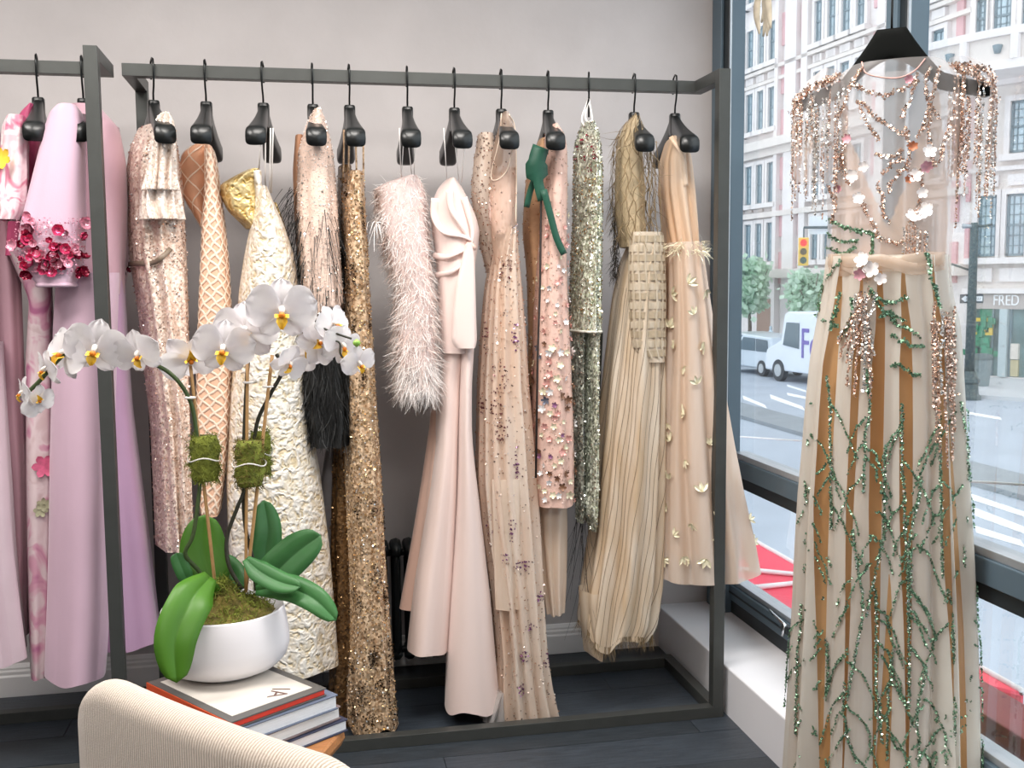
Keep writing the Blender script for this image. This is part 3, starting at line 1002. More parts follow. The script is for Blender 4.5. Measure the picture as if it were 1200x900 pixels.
gi = Garment([(275, 588, 603), (340, 573, 606), (450, 566, 612), (560, 566, 620), (690, 582, 626)], Y=YR - .02, b=.08, phi=ph('floral'), folds=5, amp=(.02, .1), seed=76, M=60)
gi.build('skirt_lining', m_nu, t)
ov = Garment([(560, 576, 612), (620, 578, 612), (700, 580, 613), (712, 580, 612)], Y=YR - .12, b=.03, phi=ph('floral'), folds=6, amp=(.06, .2), seed=78, M=40)
ov.build('overskirt_tier', m_nt2, t)
for gg, n in ((g, 2600), (bd, 900), (cup, 260), (fr, 160)):
    gg.scatter('rose_sequins', flake_rose, t, n, .0058, n)
g.scatter('pearl_sequins', bead_white, t, 900, .0048, 17)
purple = plain('purple_sequin', s2l(140, 92, 134), .2, .6, noise=.35, nscale=120)
plum = plain('plum_bead', s2l(110, 62, 66), .25, .4, noise=.3, nscale=120)
rs = np.random.default_rng(79)
def motif(G, x, y, w, h, n, size, mat, par, name):
    pts = []
    for k in range(n):
        a = rs.uniform(0, 6.28)
        r = rs.uniform(.55, 1) if w > 6 else rs.uniform(0, 1)
        p, nn, uv = G.px(x + w * r * math.cos(a), y + h * r * math.sin(a), .004)
        pts.append((p, nn))
    P = np.array([p for p, _ in pts]) + rs.normal(0, .0015, (n, 3))
    return flakes(name, P, np.array([q for _, q in pts]), size, mat, par, rs, .5, None)
for x, y, w, h, mm in ((585, 445, 9, 22, plum), (583, 480, 8, 10, plum), (588, 505, 8, 12, plum), (606, 545, 4, 24, purple), (578, 615, 8, 12, purple), (600, 622, 5, 16, purple), (612, 662, 9, 5, purple), (588, 655, 8, 6, purple), (622, 735, 6, 3, purple), (611, 808, 4, 9, purple), (640, 775, 3, 12, purple), (592, 318, 7, 16, plum), (566, 475, 5, 10, plum), (614, 770, 4, 6, purple), (604, 395, 3, 18, purple), (570, 395, 3, 22, plum), (632, 700, 4, 6, purple)):
    motif(g, x, y, w, h, 46, .0058, mm, t, 'beaded_flower')
cr = plain('pearl_brooch', s2l(220, 216, 224), .15, .7, noise=.2, nscale=150)
motif(fr, 603, 268, 3, 5, 30, .006, cr, t, 'brooch')
mb = MB()
for pts in (((588, 133), (586, 165), (576, 205), (582, 210), (594, 200), (600, 175)), ((596, 133), (604, 150), (605, 200), (604, 262))):
    mb.tube(spline([fr.px(x, y, .002)[0] for x, y in pts], 20), .0018, 6)
mb.build('neckline_binding', plain('cream_binding', s2l(246, 226, 206), .4, noise=.03), t, smooth=True)
tr = Garment([(806, 575, 590), (820, 568, 590), (842, 561, 592)], Y=YR - .10, b=.05, phi=.2, folds=7, amp=(.1, .25), seed=80, M=20)
tr.build('train', sheer('white_net', s2l(230, 226, 224), .6), t)

# ---- 9 blush flower dress with the green ribbon
t = dress(hx('ribbon'), 'blush net dress dotted with tiny sequin flowers, green satin ribbon at the waist', 'flower_dress')
m_fd = plain('blush_net', s2l(226, 190, 176), .6, noise=.08, nscale=40, bump=.3, bscale=200)
m_fo = plain('ochre_net', s2l(192, 152, 116), .6, noise=.1, nscale=30, bump=.3, bscale=200)
gb = Garment([(165, 630, 642), (190, 620, 640), (220, 615, 640), (270, 612, 640), (320, 617, 640), (400, 619, 642), (500, 616, 644), (592, 618, 642)], Y=YR + .05, b=.08, phi=ph('ribbon'), folds=6, amp=(.02, .12), seed=81, M=70)
gb.build('dress_back', m_fo, t)
gb.scatter('sequins', flake_gold, t, 700, .005, 82)
g = Garment([(150, 642, 654), (158, 637, 662), (180, 637, 665), (220, 636, 665), (270, 632, 664), (310, 628, 664), (360, 625, 666), (420, 624, 669), (500, 622, 672), (560, 621, 673), (588, 624, 672)], Y=YR - .05, b=.10, phi=ph('ribbon'), folds=6, amp=(.02, .12), seed=83, M=90, hem=.004)
g.build('dress_front', m_fd, t)
g.scatter('rose_sequins', flake_rose, t, 1500, .0045, 84)
un = Garment([(570, 628, 664), (620, 630, 665), (680, 634, 664), (714, 638, 662)], Y=YR - .02, b=.07, phi=ph('ribbon'), folds=8, amp=(.05, .2), seed=85, M=40)
un.build('underskirt', m_nt2, t)
un2 = Garment([(570, 634, 662), (640, 638, 662), (705, 641, 661)], Y=YR - .02, b=.04, phi=ph('ribbon'), folds=4, amp=(.05, .1), seed=86, M=30)
un2.build('underskirt_lining', m_nu, t)
fm = {}
for nm, c in (('cream', (250, 236, 206)), ('rose', (226, 168, 160)), ('slate', (112, 116, 132)), ('bronze', (128, 92, 70)), ('violet', (150, 100, 140)), ('white', (246, 240, 240))):
    fm[nm] = (flower_mesh('applique_flower', .0105, 5, .3, .5), plain(nm + '_applique', s2l(*c), .3, .3, noise=.15, nscale=120))
rs = np.random.default_rng(87)
keys = list(fm)
spots = []
for k in range(900):
    v = rs.random()
    x, y = rs.uniform(622, 673), 250 + 340 * v
    if any((x - a) ** 2 + (y - b) ** 2 < 62 for a, b in spots):
        continue
    if rs.random() > .35 + .65 * v:
        continue
    spots.append((x, y))
for x, y in spots[:190]:
    p, nn, uv = g.px(x, y, .003)
    top = y < 400
    kk = rs.choice(['rose', 'cream', 'rose', 'white'] if top else keys)
    place('applique_flower', fm[kk][0], fm[kk][1], t, p, nn + rs.normal(0, .2, 3), rs.uniform(0, 6), rs.uniform(.75, 1.35) * (.75 if top else 1.))
m_vg = satin('green_satin_ribbon', s2l(8, 74, 54), .55)
cloth_strip(spline([on(634, 172, 1, YR - .16), on(629, 190, 1, YR - .165), on(630, 210, 1, YR - .16), on(636, 235, 1, YR - .16)], 14), [.05] * 5 + [.065] * 4 + [.03] * 5, m_vg, 'ribbon_bow', t)
cloth_strip(spline([on(628, 205, 1, YR - .15), on(622, 222, 1, YR - .14), on(617, 243, 1, YR - .13)], 10), .018, m_vg, 'ribbon_tail', t)
cloth_strip(spline([on(637, 222, 1, YR - .17), on(645, 252, 1, YR - .17), on(652, 278, 1, YR - .17), on(661, 298, 1, YR - .17)], 14), .02, m_vg, 'ribbon_tail', t)
MB().tube([on(637, 175, 1, YR - .15), on(634, 240, 1, YR - .15), on(633, 330, 1, YR - .15), on(630, 420, 1, YR - .15), on(628, 560, 1, YR - .15)], .0035, 6).build('zip', plain('dark_zip', s2l(46, 38, 34), .5, noise=.1), t, smooth=True)

# ---- 10 silver sequin dress
t = dress(hx('silver'), 'narrow silver and pale green sequin fringe dress hung from white ribbon loops', 'fringe_dress')
m_sil = sequin('silver_green_sequin', s2l(178, 186, 156), s2l(240, 244, 228), 130, .4, .22, .8, .6)
m_sil2 = sequin('dark_silver_sequin', s2l(120, 134, 122), s2l(214, 222, 210), 130, .35, .22, .8, .6)
g = Garment([(143, 683, 694), (152, 678, 699), (168, 673, 703), (200, 672, 706), (260, 671, 706), (320, 668, 705), (386, 666, 705)], Y=YR - .03, b=.09, phi=.15, folds=12, amp=(.03, .09), seed=91, M=70)
g.build('dress_body', m_sil, t)
g.scatter('sequins', flake_silver, t, 3800, .006, 92, tilt=.8)
g.scatter('gold_sequins', flake_gold, t, 900, .006, 93, tilt=.8, keep=lambda u, v: v > .2)
lin = plain('cream_lining', s2l(232, 232, 220), .5, noise=.04)
MB().tube(np.vstack([g.P[-1], g.P[-1][:1]]) + [0, 0, -.004], .004, 6, caps=False).build('hem_binding', lin, t, smooth=True)
for k, rows in enumerate(([(384, 670, 684), (500, 671, 683), (590, 674, 684), (612, 677, 682)], [(384, 683, 703), (470, 685, 702), (560, 684, 702), (600, 680, 701), (622, 692, 698)])):
    q = Garment(rows, Y=YR - .03 - .02 * k, b=.05, phi=.15, folds=6, amp=(.03, .12), seed=95 + k, M=60)
    q.build('fringe_panel', m_sil2 if k == 0 else m_sil, t)
    q.scatter('sequins', flake_silver, t, 900 + 900 * k, .0055, 97 + k, tilt=.8)
sd = Garment([(390, 700, 706), (480, 696, 702), (560, 686, 692)], Y=YR + .05, b=.03, phi=.1, folds=3, amp=(0, .05), seed=98, M=20)
sd.build('dark_lining', plain('charcoal_lining', s2l(60, 64, 60), .6, noise=.1), t)
redj = plain('red_crystal', s2l(150, 40, 66), .15, .4, noise=.3, nscale=150)
rs = np.random.default_rng(99)
for x, y in ((683, 166), (694, 172), (698, 182), (678, 172), (690, 160), (691, 198), (676, 187), (686, 184)):
    motif(g, x, y, 4, 4, 12, .006, redj, t, 'crystal_flower')
for a, b, c in (((690, 116), (682, 138), (685, 148)), ((690, 116), (694, 140), (690, 146)), ((690, 116), (686, 136), (690, 146))):
    cloth_strip(spline([on(*p, 1, YR - .03) for p in (a, b, c)], 10), .006, m_strap, 'hanging_loop', t)

# ---- 11 champagne tulle gown
t = dress(hx('tulle'), 'champagne striped tulle gown with open net cape and woven ribbon bodice', 'tulle_gown')
m_ch = sheer('champagne_tulle', s2l(246, 234, 216), .9, transl=.2, col2=s2l(224, 200, 168), nscale=22)
m_ch2 = sheer('pale_champagne_tulle', s2l(244, 232, 214), .85, transl=.2, col2=s2l(226, 206, 180), nscale=22)
m_kh = plain('khaki_cloth', s2l(204, 184, 150), .6, noise=.15, nscale=40, bump=.3, bscale=120)
cp = Garment([(139, 736, 746), (150, 727, 752), (170, 720, 760), (195, 717, 765), (225, 715, 768), (255, 717, 766), (285, 722, 762)], Y=YR - .04, b=.11, phi=ph('tulle'), folds=8, amp=(.03, .12), seed=101, M=60)
cpi = Garment([(139, 736, 746), (150, 728, 750), (170, 723, 752), (195, 721, 754), (225, 720, 756), (255, 721, 756), (290, 726, 758)], Y=YR - .02, b=.09, phi=ph('tulle'), folds=6, amp=(.02, .1), seed=102, M=50)
cpi.build('cape_lining', m_kh, t)
m_cord = plain('metallic_cord', s2l(136, 116, 86), .4, .2, noise=.3, nscale=80)
mb = MB()
for k in range(16):
    for sgn in (1, -1):
        v = np.linspace(0.0, 1, 70)
        u = k / 16 + sgn * .03 * np.abs((v * 9) % 2 - 1) + .008 * np.sin(v * 37 + k)
        cp.ribbon(mb, np.stack([u, v], 1), .0032, .004)
mb.build('cord_net', m_cord, t, kind='stuff')
rs = np.random.default_rng(103)
n = 420
P, nn = cp.at(rs.random(n), rs.uniform(.1, 1, n), .003)
strands('cord_fringe', P, nn * .5 + np.array([0, 0, -.7]) + rs.normal(0, .3, (n, 3)), .05, .002, m_cord, t, rs, seg=6, grav=.9, curl=.9)
n = 260
f = rs.random(n)[:, None]
P = on(722, 235, 1, YR)[None] * (1 - f) + on(722, 325, 1, YR)[None] * f + rs.normal(0, .006, (n, 3))
strands('dark_fringe', P, np.array([[-.3, -.1, -.8]]) + rs.normal(0, .2, (n, 3)), .04, .0024, plain('dark_cord', s2l(50, 44, 36), .5, noise=.2), t, rs, seg=5, grav=.7, curl=.5)
sk = Garment([(282, 736, 776), (310, 725, 778), (350, 717, 779), (400, 711, 780), (450, 705, 782), (500, 700, 782), (560, 694, 781), (620, 690, 779), (680, 681, 777), (728, 676, 770), (742, 678, 760)], Y=YR - .02, b=.14, phi=ph('tulle') + .1, folds=12, amp=(.06, .18), seed=105, M=110, hem=.03)
sk.build('skirt', m_ch, t)
ski = Garment([(300, 734, 772), (400, 722, 772), (500, 710, 772), (600, 702, 768), (700, 690, 755)], Y=YR - .02, b=.09, phi=ph('tulle'), folds=6, amp=(.04, .12), seed=106, M=60)
ski.build('skirt_lining', plain('caramel_lining', s2l(222, 186, 146), .6, noise=.1, nscale=20), t)
mb = MB()
for k in range(44):
    v = np.linspace(.12, .99, 60)
    u = k / 44 + .10 * v ** 1.2 + .004 * np.sin(v * 25 + k)
    sk.ribbon(mb, np.stack([u, v], 1), .0016, .0025)
mb.build('stripe_piping', plain('taupe_piping', s2l(136, 118, 100), .5, noise=.2, nscale=60), t, kind='stuff')
ti = Garment([(690, 678, 715), (730, 680, 712), (768, 684, 706)], Y=YR - .04, b=.06, phi=.2, folds=7, amp=(.1, .22), seed=107, M=40)
ti.build('hem_tier', m_ch2, t)
n = 600
P, nn = sk.at(rs.random(n), np.full(n, .985), .0)
strands('hem_fringe', P, np.array([[0, 0, -1.]]) + rs.normal(0, .12, (n, 3)), .045, .0016, m_cord, t, rs, seg=4, grav=.3, curl=.3)
n = 40
P = on(684, 560, 1, YR)[None] + rs.normal(0, 1, (n, 3)) * [.008, .01, .1]
strands('dark_fringe', P, np.array([[-.05, 0, -1.]]) + rs.normal(0, .06, (n, 3)), .3, .0022, plain('black_thread', s2l(50, 48, 50), .5, noise=.1), t, rs, seg=7, grav=.4, curl=.25)
# woven bodice: ribbons over and under, horizontal slats each a piece
cor = Garment([(272, 740, 776), (300, 738, 778), (340, 738, 779), (380, 739, 779), (405, 741, 779), (424, 752, 779)], Y=YR - .135, b=.03, phi=ph('tulle') + .2, folds=2, amp=(.0, .02), seed=108, M=60)
m_wv = sheer('woven_ribbon', s2l(226, 214, 194), .88, transl=.2, col2=s2l(200, 184, 158), nscale=60)
m_wv2 = plain('taupe_ribbon', s2l(178, 162, 138), .45, .1, noise=.15, nscale=60)
cor.build('bodice_ground', m_ch2, t)
for k in range(13):
    v0 = .03 + k * .073
    mb = MB()
    u = np.linspace(0, 1, 90)
    P, nn = cor.at(u, np.full(90, v0), .003)
    off = nn * (.002 * np.sin(u * 6.28 * 14 + k * math.pi))[:, None]
    P2, n2 = cor.at(u, np.full(90, v0 + .05), .003)
    off2 = n2 * (.002 * np.sin(u * 6.28 * 14 + k * math.pi))[:, None]
    mb.grid(np.stack([P + off, P2 + off2], 1))
    mb.build('woven_band', m_wv if k % 2 else m_wv2, t, smooth=True)
for k in range(14):
    mb = MB()
    v = np.linspace(.02, .97, 60)
    cor.ribbon(mb, np.stack([np.full(60, k / 14) + .01 * np.sin(v * 9), v], 1), .006, .0035)
    mb.build('upright_ribbon', m_wv, t, smooth=True)
mb = MB()
for x in (757, 761, 765, 769):
    mb.tube(spline([on(x, 165, 1, YR - .18), on(x + 3, 200, 1, YR - .17), on(x + 1 + (x - 763) * .7, 240, 1, YR - .165), on(x + 6, 276, 1, YR - .16)], 16), .0013, 5)
mb.build('lacing', m_cord, t, smooth=True)

# ---- 12 peach tulle gown with golden leaves
t = dress(hx('leaf'), 'peach organza gown with golden leaf appliques, its skirt spilling past the rack post', 'organza_gown')
m_pe = sheer('peach_organza', s2l(250, 230, 208), .78, transl=.2, col2=s2l(240, 206, 172), nscale=16)
m_pe2 = sheer('pale_peach_organza', s2l(248, 232, 218), .8, transl=.2, col2=s2l(238, 214, 192), nscale=16)
m_pl = plain('apricot_lining', s2l(240, 202, 164), .6, noise=.06, nscale=12)
bo = Garment([(154, 788, 800), (165, 779, 805), (190, 772, 811), (225, 771, 815), (260, 774, 818), (292, 778, 820)], Y=YR - .04, b=.10, phi=ph('leaf'), folds=9, amp=(.04, .16), seed=111, M=60)
bo.build('bodice', m_pe, t)
boi = Garment([(215, 785, 806), (250, 780, 812), (292, 781, 817)], Y=YR - .04, b=.07, phi=ph('leaf'), folds=4, amp=(.02, .06), seed=112, M=30)
boi.build('bodice_lining', m_pl, t)
sk = Garment([(286, 777, 823), (320, 777, 828), (360, 776, 834), (410, 773, 842), (460, 768, 851), (520, 762, 862), (580, 757, 874), (630, 751, 886), (664, 748, 892)], Y=YR - .0, b=.20, phi=ph('leaf') - .15, folds=13, amp=(.05, .13), seed=113, M=100, hem=.012)
sk.build('skirt', m_pe2, t)
ski = Garment([(290, 779, 820), (360, 780, 826), (460, 774, 836), (560, 768, 846), (640, 765, 852)], Y=YR - .0, b=.13, phi=ph('leaf'), folds=7, amp=(.04, .13), seed=114, M=60)
ski.build('skirt_lining', m_pl, t)
goldm = plain('gold_leaf_foil', s2l(252, 238, 208), .3, .2, noise=.15, nscale=90)
lm = MB()
for s_ in range(3):
    a = (s_ - 1) * .75
    G = []
    for i in range(6):
        f = i / 5
        w_ = .0065 * math.sin(math.pi * f) + .0003
        c_ = np.array([math.sin(a), math.cos(a), 0]) * .034 * f
        sd_ = np.array([math.cos(a), -math.sin(a), 0])
        G.append([c_ - sd_ * w_ + [0, 0, .003], c_, c_ + sd_ * w_ + [0, 0, .003]])
    lm.grid(G)
leaf_me = bpy.data.meshes.new('gold_leaf')
leaf_me.from_pydata(lm.v, [], lm.f)
rs = np.random.default_rng(115)
for x, y in ((783, 495), (788, 515), (786, 560), (765, 528), (782, 600), (770, 545), (805, 538), (822, 575), (806, 485), (835, 610), (790, 625), (760, 640), (775, 655), (800, 652), (812, 612), (838, 626), (776, 470), (830, 520), (815, 450), (800, 430), (822, 400), (812, 370), (825, 340), (806, 330), (790, 345), (785, 385), (792, 410), (868, 575), (875, 610), (862, 560), (880, 635), (768, 590), (845, 580), (810, 660), (828, 655)):
    p, nn, uv = sk.px(x, y, .006)
    place('gold_leaf', leaf_me, goldm, t, p, nn + rs.normal(0, .15, 3), rs.uniform(0, 6.28), rs.uniform(.7, 1.15))
n = 240
P, nn = sk.at(rs.random(n), rs.uniform(0, .04, n), .004)
strands('waist_fringe', P, nn * .8 + rs.normal(0, .5, (n, 3)), .035, .003, goldm, t, rs, seg=4, grav=.5, curl=.6)
cloth_strip(spline([on(786, 160, 1, YR - .13), on(800, 182, 1, YR - .15), on(803, 205, 1, YR - .15), on(804, 218, 1, YR - .15)], 12), .014, m_pe, 'strap', t)

# ------------------------------------------------------------------ left rack
# ---- lilac gown with jewelled puff sleeves
t = dress(hx('lilac'), 'long lilac crepe gown with puffed sleeves and magenta jewelled cuffs', 'crepe_gown')
m_li = plain('lilac_crepe', s2l(210, 178, 196), .55, noise=.03, nscale=6, bump=.08, bscale=300, sheen=.3)
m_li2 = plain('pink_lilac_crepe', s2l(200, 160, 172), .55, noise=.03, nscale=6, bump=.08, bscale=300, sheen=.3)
b_ = Garment([(128, 80, 120), (150, 78, 140), (190, 76, 148), (240, 74, 150), (300, 70, 148), (345, 64, 146)], Y=YR, b=.11, phi=ph('lilac'), folds=5, amp=(.02, .08), seed=121, M=60)
b_.build('bodice', m_li2, t)
sk = Garment([(320, 66, 140), (380, 62, 138), (460, 60, 136), (540, 58, 134), (620, 57, 131), (700, 55, 129), (750, 53, 127), (786, 52, 124)], Y=YR - .05, b=.13, phi=ph('lilac') + .2, folds=5, amp=(.02, .10), seed=123, M=90, hem=.006)
sk.build('skirt_front', m_li, t)
sk2 = Garment([(320, 100, 147), (400, 100, 150), (480, 102, 156), (560, 104, 166), (640, 106, 176), (700, 108, 183), (748, 110, 188)], Y=YR + .04, b=.12, phi=ph('lilac'), folds=5, amp=(.02, .10), seed=125, M=80, hem=.006)
sk2.build('skirt_back', plain('deep_lilac_crepe', s2l(188, 150, 182), .55, noise=.03, nscale=6, bump=.08, bscale=300, sheen=.3), t)
sl = Garment([(125, 66, 90), (132, 58, 97), (150, 52, 101), (190, 42, 101), (230, 32, 101), (262, 24, 102), (290, 20, 101), (310, 26, 99), (325, 36, 95), (334, 44, 90)], Y=YR - .17, b=.06, phi=ph('lilac') + .1, folds=5, amp=(.01, .07), seed=127, M=80, sharp=2)
sl.build('sleeve', m_li, t)
MB().tube(np.vstack([sl.P[-1], sl.P[-1][:1]]), .006, 8, caps=False).build('cuff', m_li, t, smooth=True)
sr = Garment([(150, 122, 140), (190, 122, 147), (240, 124, 151), (290, 128, 152), (320, 134, 150), (332, 137, 148)], Y=YR + .16, b=.05, phi=.1, folds=4, amp=(.01, .06), seed=128, M=50)
sr.build('sleeve', m_li2, t)
jw = plain('magenta_crystal', s2l(214, 72, 116), .12, .35, noise=.45, nscale=160)
jw2 = plain('dark_magenta_crystal', s2l(150, 26, 60), .12, .35, noise=.4, nscale=160)
jw3 = plain('pink_crystal', s2l(246, 170, 190), .1, .35, noise=.25, nscale=160)
jm = [flower_mesh('jewel_flower', .016, 6, .6) for _ in range(3)]
for me_, mm in zip(jm, (jw, jw2, jw3)):
    me_.materials.append(mm)
rs = np.random.default_rng(129)
for x, y in ((35, 258), (28, 272), (40, 272), (24, 288), (36, 285), (45, 284), (30, 300), (42, 298), (34, 312), (52, 298), (60, 300), (66, 290), (72, 268), (62, 284), (80, 292), (86, 296), (92, 300), (70, 308), (62, 312), (80, 310), (88, 316), (94, 278), (56, 306), (92, 318), (38, 318), (97, 262), (50, 312), (75, 302)):
    for q in range(2):
        p, nn, uv = sl.px(x + rs.normal(0, 3), y + rs.normal(0, 3), .008 + .006 * q)
        k = rs.integers(0, 3)
        place('jewel_flower', jm[k], None, t, p, nn + rs.normal(0, .4, 3), rs.uniform(0, 6), rs.uniform(.55, 1.1))
for x, y in ((140, 302), (147, 316), (150, 310), (144, 322), (138, 328)):
    p, nn, uv = sr.px(x, y, .006)
    place('jewel_flower', jm[1], None, t, p, nn + rs.normal(0, .4, 3), rs.uniform(0, 6), .6)
n = 500
uv = [sl.px(rs.uniform(22, 98), rs.uniform(255, 322), .01)[0:2] for _ in range(520)]
flakes('crystals', np.array([a for a, _ in uv]), np.array([b for _, b in uv]), .006, jw3, t, rs, .7)

# ---- pink floral print gown
t = dress(hx('print'), 'pink and white floral print gown with a puffed organza sleeve', 'print_gown')
def printed(name, cols, scale):
    m, nt, N, L, B = nodes(name)
    tc = N.new('ShaderNodeTexCoord')
    n0 = N.new('ShaderNodeTexNoise')
    n0.inputs['Scale'].default_value = scale
    n0.inputs['Detail'].default_value = 2
    n0.inputs['Distortion'].default_value = 1.2
    L.new(tc.outputs['Object'], n0.inputs['Vector'])
    r = N.new('ShaderNodeValToRGB')
    r.color_ramp.interpolation = 'EASE'
    el = r.color_ramp.elements
    while len(el) < len(cols):
        el.new(.5)
    for k, (p_, c_) in enumerate(cols):
        el[k].position = p_
        el[k].color = rgba(s2l(*c_))
    L.new(n0.outputs['Fac'], r.inputs['Fac'])
    L.new(r.outputs['Color'], B.inputs['Base Color'])
    B.inputs['Roughness'].default_value = .45
    return m
m_pr = printed('pink_print_cloth', [(.3, (226, 186, 194)), (.46, (240, 222, 224)), (.58, (212, 130, 152)), (.7, (176, 70, 110))], 16)
m_pr2 = printed('pale_print_cloth', [(.3, (200, 176, 178)), (.5, (214, 196, 198)), (.62, (200, 150, 168)), (.74, (170, 100, 136))], 12)
m_mg = plain('magenta_cloth', s2l(186, 80, 118), .5, noise=.2, nscale=25)
bo = Garment([(126, 34, 46), (135, 22, 50), (160, 18, 50), (200, 14, 48), (250, 10, 44), (300, 6, 52)], Y=YR + .02, b=.08, phi=.1, folds=5, amp=(.03, .12), seed=131, M=50)
bo.build('bodice', m_mg, t)
sl = Garment([(137, 8, 32), (150, 2, 35), (180, 0, 34), (210, -6, 34), (235, -8, 33), (248, -4, 30), (258, -6, 24)], Y=YR - .15, b=.05, phi=.1, folds=8, amp=(.05, .2), seed=133, M=50)
sl.build('sleeve', m_pr, t)
sk = Garment([(290, 6, 60), (350, 34, 62), (420, 30, 64), (480, 30, 66), (560, 30, 66), (640, 31, 64), (720, 33, 62), (784, 35, 58)], Y=YR + .03, b=.10, phi=.2, folds=5, amp=(.03, .12), seed=135, M=80, hem=.004)
sk.build('skirt', m_pr2, t)
pf = flower_mesh('print_flower', .034, 6, .1, .5)
pfm = plain('pink_flower_applique', s2l(208, 100, 134), .45, noise=.25, nscale=60)
pl2 = plain('sage_leaf_applique', s2l(170, 170, 140), .45, noise=.2, nscale=60)
for x, y, s_, mm in ((52, 548, 1.0, pfm), (60, 520, .8, pfm), (50, 588, .6, pl2), (47, 600, .6, pl2), (58, 575, .7, pfm)):
    me_ = pf.copy()
    p, nn, uv = sk.px(x, y, .004)
    place('print_flower' if mm is pfm else 'print_leaf', me_, mm, t, p, nn, rs.uniform(0, 6), s_)
yl = plain('yellow_flower_centre', s2l(250, 200, 70), .4, noise=.1, nscale=80)
me_ = flower_mesh('print_flower', .03, 6, .2, .5)
p, nn, uv = sl.px(4, 185, .006)
place('print_flower', me_, yl, t, p, nn, 0, 1)

# ---- plain pale mauve gown, mostly beyond the picture's edge
t = dress(hx('mauve'), 'plain pale mauve gown at the far end beside the floral print gown', 'crepe_gown')
m_ma = plain('pale_mauve_crepe', s2l(208, 188, 196), .55, noise=.04, nscale=6, bump=.08, bscale=300, sheen=.3)
b_ = Garment([(128, -52, -28), (150, -70, -12), (250, -76, -6), (330, -72, -4), (420, -70, 0)], Y=YR, b=.11, phi=.1, folds=5, amp=(.02, .1), seed=141, M=50)
b_.build('bodice', m_ma, t)
sk = Garment([(400, -70, 4), (470, -70, 8), (560, -72, 14), (640, -76, 19), (710, -80, 26), (771, -84, 32)], Y=YR - .04, b=.12, phi=.2, folds=8, amp=(.03, .14), seed=143, M=70, hem=.006)
sk.build('skirt', m_ma, t)
sk = Garment([(150, -30, 0), (230, -24, 14), (300, -18, 24), (380, -12, 27), (470, -8, 30), (560, 4, 33), (640, 8, 34), (740, 8, 34)], Y=YR + .09, b=.08, phi=.2, folds=6, amp=(.03, .12), seed=144, M=50)
sk.build('overskirt', m_li2, t)  # darker crepe puts the shade on this part into the colour

# ------------------------------------------------------------------ the sheer gown hung in front of the window mullion
GY, GP = -.74, -.66
gt_top = on(1045, 33, 1, GY)
gd = np.array([math.cos(GP), math.sin(GP), 0])          # along the hanger
gf = np.array([math.sin(GP), -math.cos(GP), 0])         # towards the viewer
def text_mesh(s, size, name, extrude=.0):
    cu = bpy.data.curves.new(name, 'FONT')
    cu.body = s
    cu.size = size
    cu.extrude = extrude
    cu.align_x = 'LEFT'
    ob = bpy.data.objects.new(name + '_tmp', cu)
    COL.objects.link(ob)
    dg = bpy.context.evaluated_depsgraph_get()
    me = bpy.data.meshes.new_from_object(ob.evaluated_get(dg))
    bpy.data.objects.remove(ob)
    bpy.data.curves.remove(cu)
    me.name = name
    return me
def text_obj(s, size, P, right, up, mat, name, parent, extrude=.002, width=None):
    me = text_mesh(s, size, name, extrude)
    right, up = unit(right), unit(up)
    n = np.cross(right, up)
    co = np.zeros(len(me.vertices) * 3)
    me.vertices.foreach_get('co', co)
    co = co.reshape(-1, 3)
    k = 1.0
    if width:
        k = width / max(co[:, 0].max() - co[:, 0].min(), 1e-6)
    off = ORG.get(parent.name, np.zeros(3))
    Q = np.asarray(P) - off + co[:, :1] * k * right + co[:, 1:2] * up + co[:, 2:] * n
    me.vertices.foreach_set('co', Q.ravel())
    me.update()
    return finish(me, name, mat, parent, off=off)
hz = gt_top[2]
t = thing('hanger', gt_top + [0, 0, -.1], 'wide black hanger in the sheer beaded gown before the window', 'hanger')
q = lambda l, zz, o=0.: gt_top + gd * l + np.array([0, 0, zz]) + gf * o
rings = []
hang_matte = plain('hanger_matte_black', s2l(9, 11, 10), .7, 0, .08, noise=.08, nscale=15)
S_ = np.linspace(-1, 1, 41)
top_z = lambda a: -.0 if a < .16 else (-.105 * ((a - .16) / .36) ** .85 if a < .52 else -.105 - .035 * ((a - .52) / .48))
bot_z = lambda a: -.068 - .075 * (a / .5) ** 1.6 if a < .5 else -.143 - .028 * ((a - .5) / .5)
m = MB()
for s_ in S_:
    a = abs(s_)
    zt, zb = top_z(a), bot_z(a)
    if a > .97:
        zt -= .008
        zb += .006
    th = .010 + .006 * max(0, a - .4)
    rings.append(superring(q(s_ * .205, (zt + zb) / 2), abs(zt - zb) / 2, th, np.array([0, 0, 1.]), gf, 14, .55))
m.grid(np.array(rings), True)
m.f.append(tuple(range(14)))
m.f.append(tuple(range(len(m.v) - 14, len(m.v))))
m.build('shoulder_bar', hang_matte, t, smooth=True)
MB().tube([q(0, -.01), q(0, .03), q(0, .07), q(.0, .10), q(.012, .125, -.01), q(.01, .15, -.025), q(-.012, .15, -.035), q(-.022, .13, -.035)], .0028, 8).build('hook', hook_metal, t, smooth=True)
# bracket on the mullion that carries the hanger
hk = q(.0, .152, -.03)
ar = MB().tube([(XW - .03, -.52, hk[2] + .005), tuple(hk * .5 + np.array([XW - .03, -.52, hk[2] + .008]) * .5), tuple(hk + np.array([0, 0, -.004])), tuple(hk + gf * .03 + np.array([0, 0, .012]))], .004, 8)
tag(ar.build('wall_bracket', hook_metal, smooth=True), 'thin black arm on the window mullion carrying the gown hanger', 'bracket')

